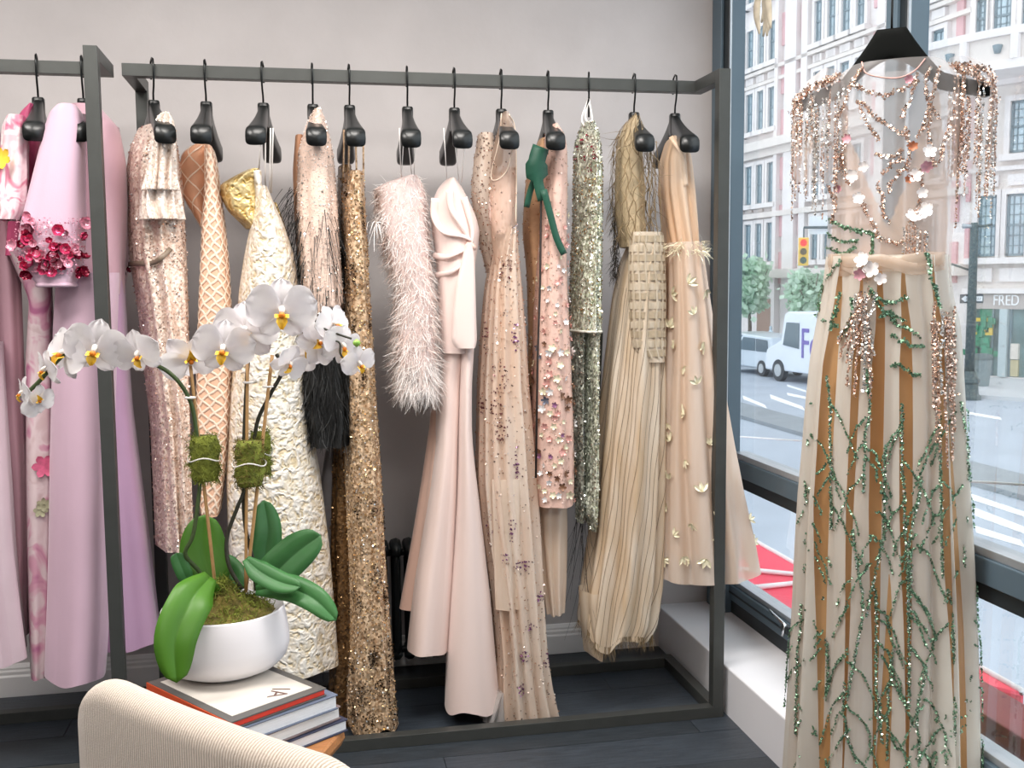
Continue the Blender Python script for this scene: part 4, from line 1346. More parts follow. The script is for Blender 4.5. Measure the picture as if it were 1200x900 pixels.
t = thing('beaded_gown', on(1045, 900, 1, GY) * [1, 1, 0] + [0, 0, .155], 'sheer ivory gown with green vine beading and rose gold fringe hung at the window', 'dress')
m_tul = sheer('ivory_tulle', s2l(250, 244, 240), .30, transl=.65, col2=s2l(244, 234, 228))
m_tul2 = sheer('ivory_skirt_tulle', s2l(244, 245, 238), .9, transl=.45, col2=s2l(236, 232, 222), nscale=18)
m_tan = sheer('tan_skirt_lining', s2l(222, 180, 130), .97, transl=.45, col2=s2l(204, 152, 96), nscale=10)
m_drape = sheer('waist_drape_tulle', s2l(236, 220, 204), .4, transl=.5, col2=s2l(226, 204, 184))
m_tan2 = sheer('nude_bodice_panel', s2l(240, 210, 184), .55, transl=.45, col2=s2l(232, 190, 156), nscale=10)
bo = Garment([(76, 998, 1106), (82, 986, 1114), (92, 976, 1124), (115, 968, 1128), (160, 966, 1126), (210, 968, 1122), (260, 970, 1118), (310, 967, 1114), (336, 964, 1115)], Y=GY, b=.075, phi=GP, folds=5, amp=(.0, .03), seed=201, M=80, e=.75)
bo.build('bodice', m_tul, t)
def patch(G, rows_, name, mat, par, off=-.003):
    # cloth laid just inside the bodice between two photo outlines
    rows_ = np.array(rows_, float)
    ys = np.linspace(rows_[0, 0], rows_[-1, 0], 26)
    P = np.array([[G.px(x, y, off)[0] for x in np.linspace(np.interp(y, rows_[:, 0], rows_[:, 1]), np.interp(y, rows_[:, 0], rows_[:, 2]), 14)] for y in ys])
    for _ in range(3):
        P[1:-1, 1:-1] = (P[1:-1, 1:-1] * 2 + P[:-2, 1:-1] + P[2:, 1:-1] + P[1:-1, :-2] + P[1:-1, 2:]) / 6
    return MB().grid(P).build(name, mat, par, smooth=True)
patch(bo, [(160, 986, 992), (180, 981, 1004), (220, 976, 1018), (264, 974, 1040)], 'bodice_panel', m_tan2, t)
patch(bo, [(104, 1094, 1100), (140, 1082, 1104), (180, 1070, 1108), (220, 1060, 1111), (264, 1040, 1112)], 'bodice_panel', m_tan2, t)
patch(bo, [(264, 974, 1112), (300, 972, 1110), (330, 969, 1110)], 'bodice_lining', m_tan2, t)
sl1 = Garment([(84, 962, 984), (100, 940, 990), (115, 932, 990), (150, 928, 992), (190, 927, 980), (215, 932, 972)], Y=GY + .06, b=.045, phi=GP, folds=7, amp=(.02, .12), seed=203, M=50)
sl1.build('sleeve', m_tul, t)
sl2 = Garment([(70, 1112, 1138), (80, 1114, 1160), (110, 1116, 1166), (150, 1118, 1168), (190, 1122, 1168), (212, 1130, 1166)], Y=GY - .08, b=.045, phi=GP, folds=7, amp=(.02, .12), seed=204, M=50)
sl2.build('sleeve', m_tul, t)
mb = MB()
ring = bo.P[2]
mb.tube(spline([bo.px(x, y, .002)[0] for x, y in ((1010, 70), (1014, 84), (1030, 92), (1052, 90), (1072, 82), (1084, 68))], 20), .0016, 6)
mb.build('neckline', plain('neckline_binding', s2l(206, 160, 150), .5, noise=.05), t, smooth=True)
sk_rows = [(300, 968, 1114), (325, 965, 1115), (350, 962, 1118), (380, 956, 1126), (420, 949, 1129), (470, 944, 1132), (520, 940, 1135), (580, 935, 1139), (650, 931, 1143), (720, 928, 1147), (800, 924, 1149), (903, 918, 1150), (935, 916, 1150)]
li = Garment([(y, a + 7, b - 6) for y, a, b in sk_rows], Y=GY, b=.10, phi=GP, folds=8, amp=(.02, .06), seed=205, M=80, e=.8)
li.build('skirt_lining', m_tan, t)
sk = Garment(sk_rows, Y=GY, b=.115, phi=GP, folds=13, amp=(.05, .19), seed=206, M=120, N=240, e=.8, twist=0, drift=.25)
def uf(f):
    return math.acos(max(-1, min(1, 2 * f - 1))) / (2 * math.pi)
gaps = [(.20, .036), (.40, .024), (.50, .02), (.635, .034), (.86, .03)]
edges = [0.0]
for f, h_ in sorted(gaps, key=lambda z_: -z_[0]):
    edges += [uf(f + h_), uf(f - h_)]
edges += [.5]
gaps = sorted(gaps, key=lambda z_: -z_[0])
def skirt_panel(k):
    # cloth between gap k-1 and gap k; the gaps close towards the hem
    rowsP = []
    for v in np.linspace(0, 1, 110):
        cl = max(.03, np.interp(v, [0, .06, .2, .45, .7, 1], [.1, .55, 1.1, .95, .45, .03]))
        fa = 1.0 if k == 0 else gaps[k - 1][0] - gaps[k - 1][1] * cl
        fb = 0.0 if k == len(gaps) else gaps[k][0] + gaps[k][1] * cl
        u = np.linspace(uf(fa), uf(fb), 30)
        rowsP.append(sk.at(u, np.full(30, v))[0])
    MB().grid(np.array(rowsP)).build('skirt_panel', m_tul2, t, smooth=True)
for k in range(len(gaps) + 1):
    skirt_panel(k)
sk.build('skirt_panel', m_tul2, t, u=(.5, 1.0))
for pts, w in ((((972, 305), (1000, 303), (1035, 311), (1075, 306), (1106, 303)), .03), (((974, 316), (995, 314), (1030, 306), (1070, 316), (1104, 312)), .026), (((975, 304), (992, 312), (1020, 326)), .024)):
    cloth_strip(spline([sk.px(x, y, .004)[0] for x, y in pts], 24), w, m_drape, 'waist_drape', t, ref=gf)
rs = np.random.default_rng(207)
def bead_path(G, pts, size, mats, name, n=None, jit=.0012, dens=1.0, off=.004, par=t, kind='stuff'):
    sp = spline(np.array([(x, y, 0) for x, y in pts], float), max(4, len(pts) * 3))[:, :2]
    L = np.linalg.norm(np.diff(sp, axis=0), axis=1).sum()
    k = max(5, int(L * dens))
    cp_ = np.array([G.px(x, y, off)[0:2] for x, y in sp])
    P, nn = cp_[:, 0], cp_[:, 1]
    f = rs.random(k) * (len(P) - 1)
    i = np.minimum(f.astype(int), len(P) - 2)
    w_ = (f - i)[:, None]
    Q = P[i] * (1 - w_) + P[i + 1] * w_ + rs.normal(0, jit, (k, 3))
    nq = nn[i]
    flakes(name, Q, nq, size, mats, par, rs, .55, kind)
# green vines over the skirt: stems with curved side shoots
def vine(x, y, dx, dy, n_sh=5, ln=80):
    x1, y1 = x + dx, y + dy
    mid = ((x + x1) / 2 + rs.normal(0, 5), (y + y1) / 2)
    bead_path(sk, [(x, y), mid, (x1, y1)], .0052, flake_green, 'vine_stem', dens=1.9, jit=.0014)
    bead_path(sk, [(x, y), mid, (x1, y1)], .0046, flake_silver, 'vine_crystals', dens=.9, jit=.0016, kind='stuff')
    for k in range(n_sh):
        f = rs.uniform(.1, .9)
        bx, by = x + dx * f, y + dy * f
        sgn = rs.choice([-1, 1])
        l_ = rs.uniform(.4, 1) * ln
        bead_path(sk, [(bx, by), (bx + sgn * l_ * .24, by + l_ * .3), (bx + sgn * l_ * .5, by + l_)], .0048, flake_green, 'vine_shoot', dens=2.0, jit=.001)
for x, y, dx, dy in ((970, 440, 4, 180), (952, 470, -10, 190), (1018, 430, -8, 150), (1035, 520, -20, 200), (1058, 470, 6, 210), (1080, 560, -14, 180), (1100, 480, 4, 200), (1122, 450, 10, 180), (1000, 620, -8, 200), (945, 660, -12, 200), (965, 700, -6, 190), (1025, 690, 10, 180), (1048, 760, -6, 130), (1068, 640, -4, 190), (1085, 780, -8, 110), (1112, 690, 6, 190), (1128, 620, 8, 170), (1140, 780, 2, 110), (990, 800, 12, 95), (1100, 840, 12, 55)):
    vine(x, y, dx, dy)
for pts in (((972, 258), (995, 268), (1010, 272)), ((968, 272), (985, 284), (1005, 284)), ((1005, 270), (1022, 275), (1022, 298), (1035, 308)), ((968, 290), (990, 296), (1002, 290)), ((1042, 312), (1052, 320), (1060, 320))):
    bead_path(bo, pts, .006, flake_green, 'vine_shoot', dens=3.0, jit=.002)
for pts in (((968, 330), (975, 320), (985, 305)), ((1020, 345), (1040, 355), (1064, 350)), ((1018, 340), (1035, 362), (1050, 378), (1076, 392)), ((1030, 372), (1045, 368), (1060, 375)), ((955, 368), (968, 378), (982, 380)), ((1046, 392), (1062, 402), (1082, 405)), ((1046, 425), (1065, 435), (1078, 442)), ((1085, 290), (1092, 330), (1100, 360)), ((966, 335), (962, 350), (960, 372)), ((985, 345), (978, 370), (972, 395)), ((1000, 350), (998, 375), (985, 400))):
    bead_path(sk, pts, .006, flake_green, 'vine_shoot', dens=2.6, jit=.002)
# rose gold fringe: every strand is a string of sequins
def strand(P, L, size, mat, name='bead_strand'):
    k = int(L / .0026)
    f = np.linspace(0, 1, k)
    Q = P[None] + np.stack([rs.normal(0, .0009, k), rs.normal(0, .0009, k), -L * f], 1)
    flakes(name, Q, np.tile(gf, (k, 1)), size, mat, t, rs, .8, None)
for G, xs, y0, y1, Ls, n in ((sl1, (927, 992), 105, 170, (.08, .19), 56), (sl2, (1116, 1168), 80, 150, (.10, .22), 58)):
    for k in range(n):
        x = rs.uniform(*xs)
        y = rs.uniform(y0, y1)
        p, nn, uv = G.px(x, y, .004)
        strand(p, rs.uniform(*Ls), .005, flake_rose if rs.random() < .75 else flake_bright)
for x, y, L in [(1060 + k * 3.2, 262 + abs(k - 3) * 2, .19 + .09 * math.sin(k)) for k in range(9)]:
    p, nn, uv = bo.px(x, y, .012)
    strand(p, L, .0056, flake_rose if rs.random() < .7 else flake_bright)
for k in range(16):
    x0, y0 = 1012 + rs.normal(0, 6), 340 + rs.uniform(0, 30)
    x1, y1 = 985 + k * 2.6 + rs.normal(0, 2), 400 + rs.uniform(0, 70)
    bead_path(sk, [(x0, y0), ((x0 + x1) / 2, (y0 + y1) / 2 - 6), (x1, y1)], .0058, flake_rose if rs.random() < .75 else flake_bright, 'bead_strand', dens=2.0, off=.008)
for k in range(9):
    x0, y0 = 1092 + k * 3.4, 350 + rs.uniform(0, 30)
    bead_path(sk, [(x0, y0), (x0 + 1, y0 + 60), (x0 + 3, y0 + rs.uniform(90, 180))], .0056, flake_rose if rs.random() < .6 else flake_bright, 'bead_strand', dens=1.8, off=.006)
# sprays of rose sequins on the bodice
for pts in (((1010, 78), (995, 110), (980, 150)), ((1005, 118), (1030, 140), (1062, 160)), ((1008, 125), (1022, 150), (1030, 165)), ((1000, 100), (1035, 112), (1075, 95)), ((1075, 85), (1068, 115), (1055, 140)), ((1090, 78), (1085, 110), (1100, 140)), ((1100, 80), (1092, 120), (1075, 160)), ((1060, 150), (1068, 175), (1062, 200)), ((1025, 180), (1045, 185), (1060, 175)), ((1035, 205), (1045, 192), (1060, 185)), ((1040, 225), (1052, 205), (1065, 195)), ((1010, 236), (1020, 258), (1030, 275)), ((1028, 275), (1045, 285), (1062, 280)), ((1080, 200), (1078, 230), (1066, 262)), ((975, 165), (985, 190), (978, 215)), ((972, 215), (980, 240), (975, 262)), ((1118, 130), (1108, 160), (1100, 190)), ((1030, 215), (1036, 240), (1040, 262)), ((990, 160), (988, 190), (996, 215)), ((1090, 130), (1088, 160), (1094, 195))):
    bead_path(bo, pts, .0056, flake_rose, 'sequin_spray', dens=2.4, jit=.002)
    bead_path(bo, pts, .005, flake_bright, 'sequin_spray', dens=.5, jit=.002)
for G, pts in ((sl1, ((985, 88), (962, 98), (940, 112), (930, 135))), (sl1, ((980, 92), (955, 104), (932, 122))), (sl2, ((1114, 74), (1140, 78), (1160, 88), (1166, 120))), (sl2, ((1120, 80), (1140, 86), (1158, 100)))):
    bead_path(G, pts, .006, flake_rose, 'sequin_spray', dens=4, jit=.004)
wf = flower_mesh('fabric_flower', .02, 5, .22, .62)
wfm = plain('white_organza_flower', s2l(240, 234, 232), .6, noise=.05, nscale=60)
pk = flower_mesh('fabric_flower', .016, 6, .3, .55)
pkm = plain('mauve_organza_flower', s2l(206, 150, 160), .6, noise=.2, nscale=80)
og = flower_mesh('fabric_flower', .014, 6, .4, .55)
ogm = plain('copper_organza_flower', s2l(190, 120, 84), .5, noise=.2, nscale=80)
for G, x, y, k, s_ in ((bo, 995, 165, 1, .9), (bo, 985, 185, 2, .9), (bo, 1000, 205, 0, 1.0), (bo, 985, 222, 1, .8), (bo, 1008, 232, 0, .9), (bo, 1012, 195, 0, .8), (bo, 1088, 178, 0, 1.0), (bo, 1086, 196, 1, 1.1), (bo, 1070, 172, 2, 1.0), (bo, 1072, 205, 0, 1.0), (bo, 1064, 210, 2, .9), (bo, 1080, 225, 0, .8), (bo, 1085, 246, 0, 1.2), (bo, 1070, 255, 0, 1.2), (bo, 1066, 95, 1, .8), (sk, 1012, 305, 0, 1.2), (sk, 1022, 318, 0, 1.2), (sk, 1010, 322, 1, 1.1), (sk, 1030, 325, 0, .9)):
    p, nn, uv = G.px(x, y, .01)
    place('fabric_flower', (wf, pk, og)[k], (wfm, pkm, ogm)[k], t, p, nn + rs.normal(0, .25, 3), rs.uniform(0, 6), s_ * .8)

# ------------------------------------------------------------------ side table, books, planter, orchid
ZT = .58
cA, cB, cC = on(170, 800, 2, ZT), on(269, 847, 2, ZT), on(382.5, 806, 2, ZT)
ex = unit((cC - cB) * [1, 1, 0])                       # towards the right corner
ey = np.array([-ex[1], ex[0], 0.])                     # towards the left corner
ez = np.array([0, 0, 1.])
lx, ly = np.linalg.norm(cC - cB), np.linalg.norm(cA - cB)
def book(label, zt, th, mats, x0, y0, dx, dy, rot=0., name='book'):
    # mats: cover, pages, spine
    a = rot
    rx = ex * math.cos(a) + ey * math.sin(a)
    ry = -ex * math.sin(a) + ey * math.cos(a)
    o = cB * [1, 1, 0] + ex * x0 + ey * y0
    c = o + rx * dx / 2 + ry * dy / 2
    t = thing(name, c + ez * (zt - th), label, 'book', 'coffee table books stacked on the wooden side table')
    ct = .003
    for z0, z1 in ((zt - ct, zt), (zt - th, zt - th + ct)):
        MB().obox(c + ez * (z0 + z1) / 2, rx * dx / 2, ry * dy / 2, ez * (z1 - z0) / 2).build('cover', mats[0], t, bevel=.0008)
    MB().obox(c + ez * (zt - th / 2) + rx * .002, rx * (dx / 2 - .004), ry * (dy / 2 - .004), ez * (th / 2 - ct)).build('page_block', mats[1], t)
    MB().obox(c + ez * (zt - th / 2) - rx * (dx / 2 - .001), rx * .0015, ry * dy / 2, ez * th / 2).build('spine', mats[2], t, bevel=.0005)
    return t, c, rx, ry
def paper(name, c):
    return plain(name, s2l(*c), .7, noise=.10, nscale=40, stretch=(1, 1, 40))
pages_w = paper('white_pages', (226, 230, 236))
pages_c = paper('cream_pages', (232, 232, 232))
pages_r = plain('red_page_edge', s2l(226, 62, 42), .5, noise=.05, nscale=40)
cov_dark = plain('charcoal_cover', s2l(84, 82, 80), .35, noise=.05, nscale=30)
cov_orange = plain('orange_red_spine', s2l(214, 84, 42), .5, noise=.08, nscale=30)
cov_blue = plain('slate_blue_cover', s2l(98, 108, 128), .35, noise=.05, nscale=30)
cov_navy = plain('navy_cover', s2l(52, 56, 80), .35, noise=.05, nscale=30)
cov_photo = plain('photographic_cover', s2l(120, 104, 104), .35, noise=.5, nscale=25)
cov_cream = plain('cream_cover_print', s2l(206, 199, 190), .3, noise=.04, nscale=30)
b1 = book('slim orange red book with a framed cream cover, topmost of its stack under the planter', ZT, .016, (cov_dark, pages_r, cov_orange), 0, 0, lx, ly)
t, c, rx, ry = b1
MB().obox(c + ez * (ZT + .0004), rx * (lx / 2 - .018), ry * (ly / 2 - .02), ez * .0004).build('cover_print', cov_cream, t)
text_obj('IA', .05, on(320, 806, 2, ZT + .001), -rx * .75 - ry * .65, -ry * .75 + rx * .65, plain('brown_lettering', s2l(96, 72, 66), .5, noise=.02), 'cover_lettering', t, .0002)
z2 = ZT - .0165
b2 = book('grey blue book directly under the orange red one', z2, .029, (cov_blue, pages_w, cov_blue), .004, -.004, lx + .016, ly, -.02)
z3 = z2 - .0295
b3 = book('book with a dark photographic cover above the lowest one', z3, .026, (cov_photo, pages_c, cov_photo), .012, -.002, lx + .022, ly - .006, .015)
z4 = z3 - .0265
b4 = book('blue and navy book lowest of the stack on the wooden side table', z4, .024, (cov_navy, pages_w, cov_navy), .014, -.004, lx + .03, ly + .01, -.01)
z5 = z4 - .0245
wood = plain('oak_side_table', s2l(176, 118, 70), .45, noise=.22, nscale=6, bump=.12, bscale=60, stretch=(3, 30, 30))
tc_ = (cA + cC) / 2 * [1, 1, 0] + ex * .02 + ey * .0
t = thing('side_table', tc_, 'wooden side table with chamfered edge under the stacked books', 'table')
def ngon(c, r, z, n=12):
    return [c + ex * r * math.cos(2 * math.pi * (k + .5) / n) + ey * r * math.sin(2 * math.pi * (k + .5) / n) + ez * z for k in range(n)]
R_ = np.linalg.norm(cA - cC) / 2 + .012
m = MB()
m.grid(np.array([ngon(tc_, R_ - .03, z5 - .05), ngon(tc_, R_ - .008, z5 - .034), ngon(tc_, R_, z5 - .018), ngon(tc_, R_ - .002, z5 - .004), ngon(tc_, R_ - .006, z5)]), True)
m.f.append(tuple(range(48, 60)))
m.f.append(tuple(range(12))[::-1])
m.build('table_top', wood, t)
for k in range(3):
    a = 2.1 * k + .6
    d_ = ex * math.cos(a) + ey * math.sin(a)
    MB().tube([tc_ + d_ * .17 + ez * .0, tc_ + d_ * .11 + ez * (z5 - .04)], [.014, .022], 10).build('leg', wood, t, smooth=True)

# planter
pc = on(264, 793, 2, ZT)
pc = pc + unit((pc - CAM) * [1, 1, 0]) * .045
ceramic = plain('white_ceramic', s2l(226, 224, 228), .4, noise=.015, nscale=4)
prof = [(.0, .006), (.072, .005), (.078, .0), (.084, .003), (.106, .013), (.120, .028), (.1265, .046), (.127, .062), (.1235, .09), (.118, .122), (.1165, .1255), (.114, .124), (.113, .116), (.0, .098)]
o = MB().lathe(prof, pc + [0, 0, .0012], 64).build('planter', ceramic, smooth=True)
top_origin(o, pc + [0, 0, .0012])
tag(o, 'round white ceramic planter standing on the stacked books', 'planter')
rimz = pc[2] + .1

# orchid
op = thing('orchid', pc + [0, 0, .098], 'white moth orchid with arching sprays and broad green leaves in the white planter', 'orchid')
moss = plain('olive_moss', s2l(104, 92, 40), .9, noise=.5, nscale=40, bump=1., bscale=120)
moss_g = plain('green_moss', s2l(118, 126, 46), .9, noise=.45, nscale=60, bump=1., bscale=150)
rs = np.random.default_rng(301)
G = []
for i in range(16):
    r = .108 * i / 15
    row = []
    for k in range(40):
        a = 2 * math.pi * k / 40
        x, y = r * math.cos(a), r * math.sin(a)
        zz = .022 + .045 * math.exp(-(x * x + y * y) / .0032) + .012 * math.sin(60 * x + 1) * math.cos(55 * y) * (1 - (i / 15) ** 4) + rs.normal(0, .002)
        row.append(pc + [x, y, .095 + zz * (1 - .35 * (i / 15) ** 6)])
    G.append(row)
MB().grid(np.array(G), True).build('moss', moss, op, smooth=True)
G = np.array(G)[:14].reshape(-1, 3)
n = 2600
i = rs.integers(0, len(G), n)
D = rs.normal(0, .5, (n, 3)) + [0, 0, .9]
strands('moss_strands', G[i] + rs.normal(0, .004, (n, 3)), D, .016, .0022, moss_g, op, rs, seg=3, grav=.6, curl=.6)
green = plain('orchid_leaf', s2l(54, 104, 54), .45, 0, .35, noise=.14, nscale=14)
green2 = plain('bright_orchid_leaf', s2l(66, 112, 26), .45, 0, .35, noise=.12, nscale=14)
tip_grey = plain('cut_tip', s2l(120, 110, 108), .6, noise=.05)
DT = float((pc - CAM) @ AF)
def leaf(pts, width, mat, vee=.25, roll=0.):
    # pts: (x px, y px, depth offset)
    sp = spline([dep(x, y, DT + dz) for x, y, dz in pts], 22)
    T = np.gradient(sp, axis=0)
    rowsG = []
    for k in range(22):
        f = k / 21
        tn = unit(T[k])
        vw = unit(CAM - sp[k])
        sd = unit(np.cross(tn, vw))
        nn = np.cross(sd, tn)
        nn = nn if nn @ vw > 0 else -nn
        sd = unit(sd * math.cos(roll) + nn * math.sin(roll))
        w = width / 2 * (min(1, .35 + 2.2 * f) if f < .5 else 1) * math.sqrt(max(0, 1 - max(0, (f - .45) / .55) ** 2.6)) + .0006
        up = nn * vee * w * .45
        rowsG.append([sp[k] - sd * w + up * .9, sp[k] - sd * w * .55 + up * .8, sp[k] - sd * w * .08 + up * .3, sp[k] - up * .25, sp[k] + sd * w * .08 + up * .3, sp[k] + sd * w * .55 + up * .8, sp[k] + sd * w + up * .9])
    return MB().grid(np.array(rowsG)).build('leaf', mat, op, smooth=True, solid=.0014)
leaf([(246, 676, -.07), (224, 704, -.14), (206, 748, -.18), (207, 800, -.19)], .078, green2, .3, .0)
leaf([(262, 700, -.02), (246, 690, -.05), (234, 682, -.07), (222, 684, -.09)], .03, green2, .3, .3)
leaf([(250, 700, .02), (243, 670, .03), (238, 640, .04), (240, 603, .05)], .094, green2, .2, -.1)
leaf([(285, 690, .02), (278, 678, .05), (266, 664, .07), (258, 652, .08)], .05, green, .3)
leaf([(304, 690, .01), (310, 655, .03), (314, 620, .04), (309, 586, .05)], .058, green, .35, -.3)
leaf([(305, 690, -.01), (325, 668, -.01), (350, 645, .0), (376, 627, .01)], .075, green, .35, .1)
leaf([(288, 655, -.05), (305, 670, -.06), (328, 682, -.07), (352, 688, -.08)], .045, green, .3, .35)
leaf([(300, 692, -.02), (335, 688, -.05), (368, 702, -.08), (394, 727, -.09)], .052, green, .3, .2)
leaf([(225, 690, -.01), (216, 672, -.02), (209, 655, -.02), (207, 648, -.02)], .03, green, .2)
stem_m = plain('orchid_stem', s2l(66, 84, 44), .5, noise=.2, nscale=30)
stem_d = plain('dark_orchid_stem', s2l(46, 46, 34), .5, noise=.2, nscale=30)
bam = plain('bamboo_stake', s2l(188, 146, 96), .5, noise=.15, nscale=30)
def px_tube(pts, r, mat, name, n=30):
    sp = spline([dep(x, y, DT + dz) for x, y, dz in pts], n)
    return MB().tube(sp, r, 8).build(name, mat, op, smooth=True)
px_tube([(252, 712, .01), (235, 672, .0), (217, 650, -.02), (226, 628, -.02), (232, 590, -.02), (234, 555, -.02), (228, 490, -.03), (218, 460, -.04), (200, 438, -.05), (176, 424, -.06), (140, 402, -.07), (100, 396, -.08), (70, 420, -.09), (45, 448, -.09), (25, 466, -.09)], .0042, stem_m, 'flower_stem', 60)
px_tube([(283, 690, -.01), (268, 662, -.02), (266, 630, -.02), (278, 595, -.02), (286, 572, -.02), (286, 520, -.02), (289, 450, -.02), (292, 415, -.01), (300, 385, .0), (325, 370, .02), (360, 380, .02), (395, 400, .01)], .004, stem_d, 'flower_stem', 50)
px_tube([(300, 692, .0), (296, 655, .0), (288, 620, -.01), (286, 575, -.01), (297, 520, -.01), (303, 490, -.01), (318, 460, -.01), (332, 432, -.01), (324, 415, -.02)], .004, stem_d, 'flower_stem', 40)
px_tube([(365, 368, -.03), (375, 382, -.03), (392, 390, -.03), (412, 397, -.03)], .0022, stem_d, 'flower_stem', 20)
px_tube([(388, 398, -.03), (398, 402, -.03), (399, 415, -.03), (407, 425, -.03), (405, 432, -.03)], .0018, stem_d, 'flower_stem', 20)
for a, b in (((222, 418), (254, 702)), ((290, 425), (288, 692)), ((319, 416), (288, 694))):
    px_tube([(a[0], a[1], -.025), ((a[0] + b[0]) / 2, (a[1] + b[1]) / 2, -.02), (b[0], b[1], .0)], .0034, bam, 'stake', 12)
def moss_tie(x, y, w, h, dz, seed):
    r_ = np.random.default_rng(seed)
    c = dep(x, y, DT + dz)
    s = DT / FPX
    W, Hh = w * s / 2, h * s / 2
    G = []
    for i in range(9):
        zz = -Hh + 2 * Hh * i / 8
        W_ = W * (1 - .22 * abs(2 * i / 8 - 1) ** 3 - (.14 if i == 4 else 0))
        G.append([c + [W_ * .95 * math.cos(k * .3927) * (1 + r_.normal(0, .08)), W * .8 * math.sin(k * .3927) * (1 + r_.normal(0, .08)), zz] for k in range(16)])
    o = MB().grid(np.array(G), True)
    o.f += [tuple(range(16))[::-1], tuple(range(128, 144))]
    b = o.build('moss_tie', moss_g, op, smooth=True)
    n = 900
    Pq = np.array(G).reshape(-1, 3)[r_.integers(0, 144, n)] + r_.normal(0, .002, (n, 3))
    D = unit(Pq[0] - c) * 0 + (Pq - c) / W * .5 + r_.normal(0, .7, (n, 3))
    strands('moss_strands', Pq, D, .011, .0018, moss_g if seed % 2 else moss, b, r_, seg=3, grav=.4, curl=.8)
    MB().tube([c + [W * 1.06 * math.cos(a), W * .93 * math.sin(a), .004 * math.sin(3 * a)] for a in np.linspace(0, 6.283, 25)], .0014, 6, caps=False).build('twine', m_strap, b, smooth=True)
moss_tie(240, 537, 36, 52, -.02, 11)
moss_tie(292, 543, 36, 52, -.03, 12)
moss_tie(305, 531, 26, 50, .01, 13)
for x, y, dz in ((223, 466, -.045), (291, 448, -.03), (314, 453, -.02)):
    c = dep(x, y, DT + dz)
    MB().tube([c + [.009 * math.cos(a), .007 * math.sin(a), 0] for a in np.linspace(0, 6.283, 17)], .0022, 6, caps=False).build('plant_clip', m_strap, op, smooth=True)
# flowers: shared meshes in local frame (z faces out, y up)
def petal_mesh(name, L, W, ang, cup, back, mat, blunt=.5, seg=9):
    G = []
    ca, sa = math.cos(ang), math.sin(ang)
    for i in range(seg + 1):
        f = i / seg
        w = W / 2 * (math.sin(math.pi * min(1, f ** blunt * .5 + .0)) if f < .7 else 1) * math.sqrt(max(0, 1 - max(0, (f - .35) / .65) ** 2.4))
        w = W / 2 * (.12 + .88 * math.sin(math.pi / 2 * min(1, f / .55))) * math.sqrt(max(0.0, 1 - max(0, (f - .5) / .5) ** 2.2)) + .0004
        row = []
        for j in range(-3, 4):
            s = j / 3
            x, y = s * w, L * f
            z = cup * (s * s) * w - back * f * f * L + .0025 * math.cos(s * 3) + .002 * math.sin(9 * s + 5 * f)
            row.append((x * ca + y * sa, -x * sa + y * ca, z))
        G.append(row)
    m = MB().grid(np.array(G))
    me = bpy.data.meshes.new(name)
    me.from_pydata(m.v, [], m.f)
    me.polygons.foreach_set('use_smooth', [True] * len(me.polygons))
    me.materials.append(mat)
    return me
petal_w = sheer('orchid_petal', s2l(246, 243, 243), 1.0, transl=.35, col2=s2l(238, 234, 238), nscale=30, stretch=(1, 1, 1))
lip_w = plain('orchid_lip_white', s2l(244, 236, 226), .5, noise=.05, nscale=60)
lip_y = plain('orchid_lip_yellow', s2l(240, 190, 60), .5, noise=.2, nscale=90)
lip_o = plain('orchid_lip_orange', s2l(226, 130, 30), .5, noise=.2, nscale=90)
P_L = petal_mesh('petal', .052, .062, -1.32, .25, .12, petal_w)
P_R = petal_mesh('petal', .052, .062, 1.32, .25, .12, petal_w)
S_T = petal_mesh('sepal', .046, .036, 0, .2, .22, petal_w)
S_A = petal_mesh('sepal', .045, .034, 2.45, .2, .25, petal_w)
S_B = petal_mesh('sepal', .045, .034, -2.45, .2, .25, petal_w)
def mesh_of(mb, name, mat):
    me = bpy.data.meshes.new(name)
    me.from_pydata(mb.v, [], mb.f)
    me.polygons.foreach_set('use_smooth', [True] * len(me.polygons))
    me.materials.append(mat)
    return me
colm = mesh_of(MB().tube([(0, .004, .002), (0, .003, .008), (0, 0, .013), (0, -.003, .014)], [.004, .0045, .004, .002], 8), 'flower', lip_w)
lip1 = MB()
lip1.grid(np.array([[(s * w, y, z + abs(s) * .006) for s in (-1, -.5, 0, .5, 1)] for w, y, z in ((.003, -.003, .006), (.007, -.008, .012), (.008, -.014, .015), (.005, -.020, .014), (.0015, -.026, .010))]))
for sg in (-1, 1):
    lip1.grid(np.array([[(sg * (.004 + .006 * f), -.004 - .004 * g_, .006 + .012 * g_ + .004 * f) for f in (0, .5, 1)] for g_ in (0, .4, .8, 1)]))
lip1 = mesh_of(lip1, 'lip', lip_y)
lip2 = mesh_of(MB().tube([(0, -.001, .010), (0, -.005, .016), (0, -.008, .0175)], [.003, .0045, .003], 8), 'lip_callus', lip_o)
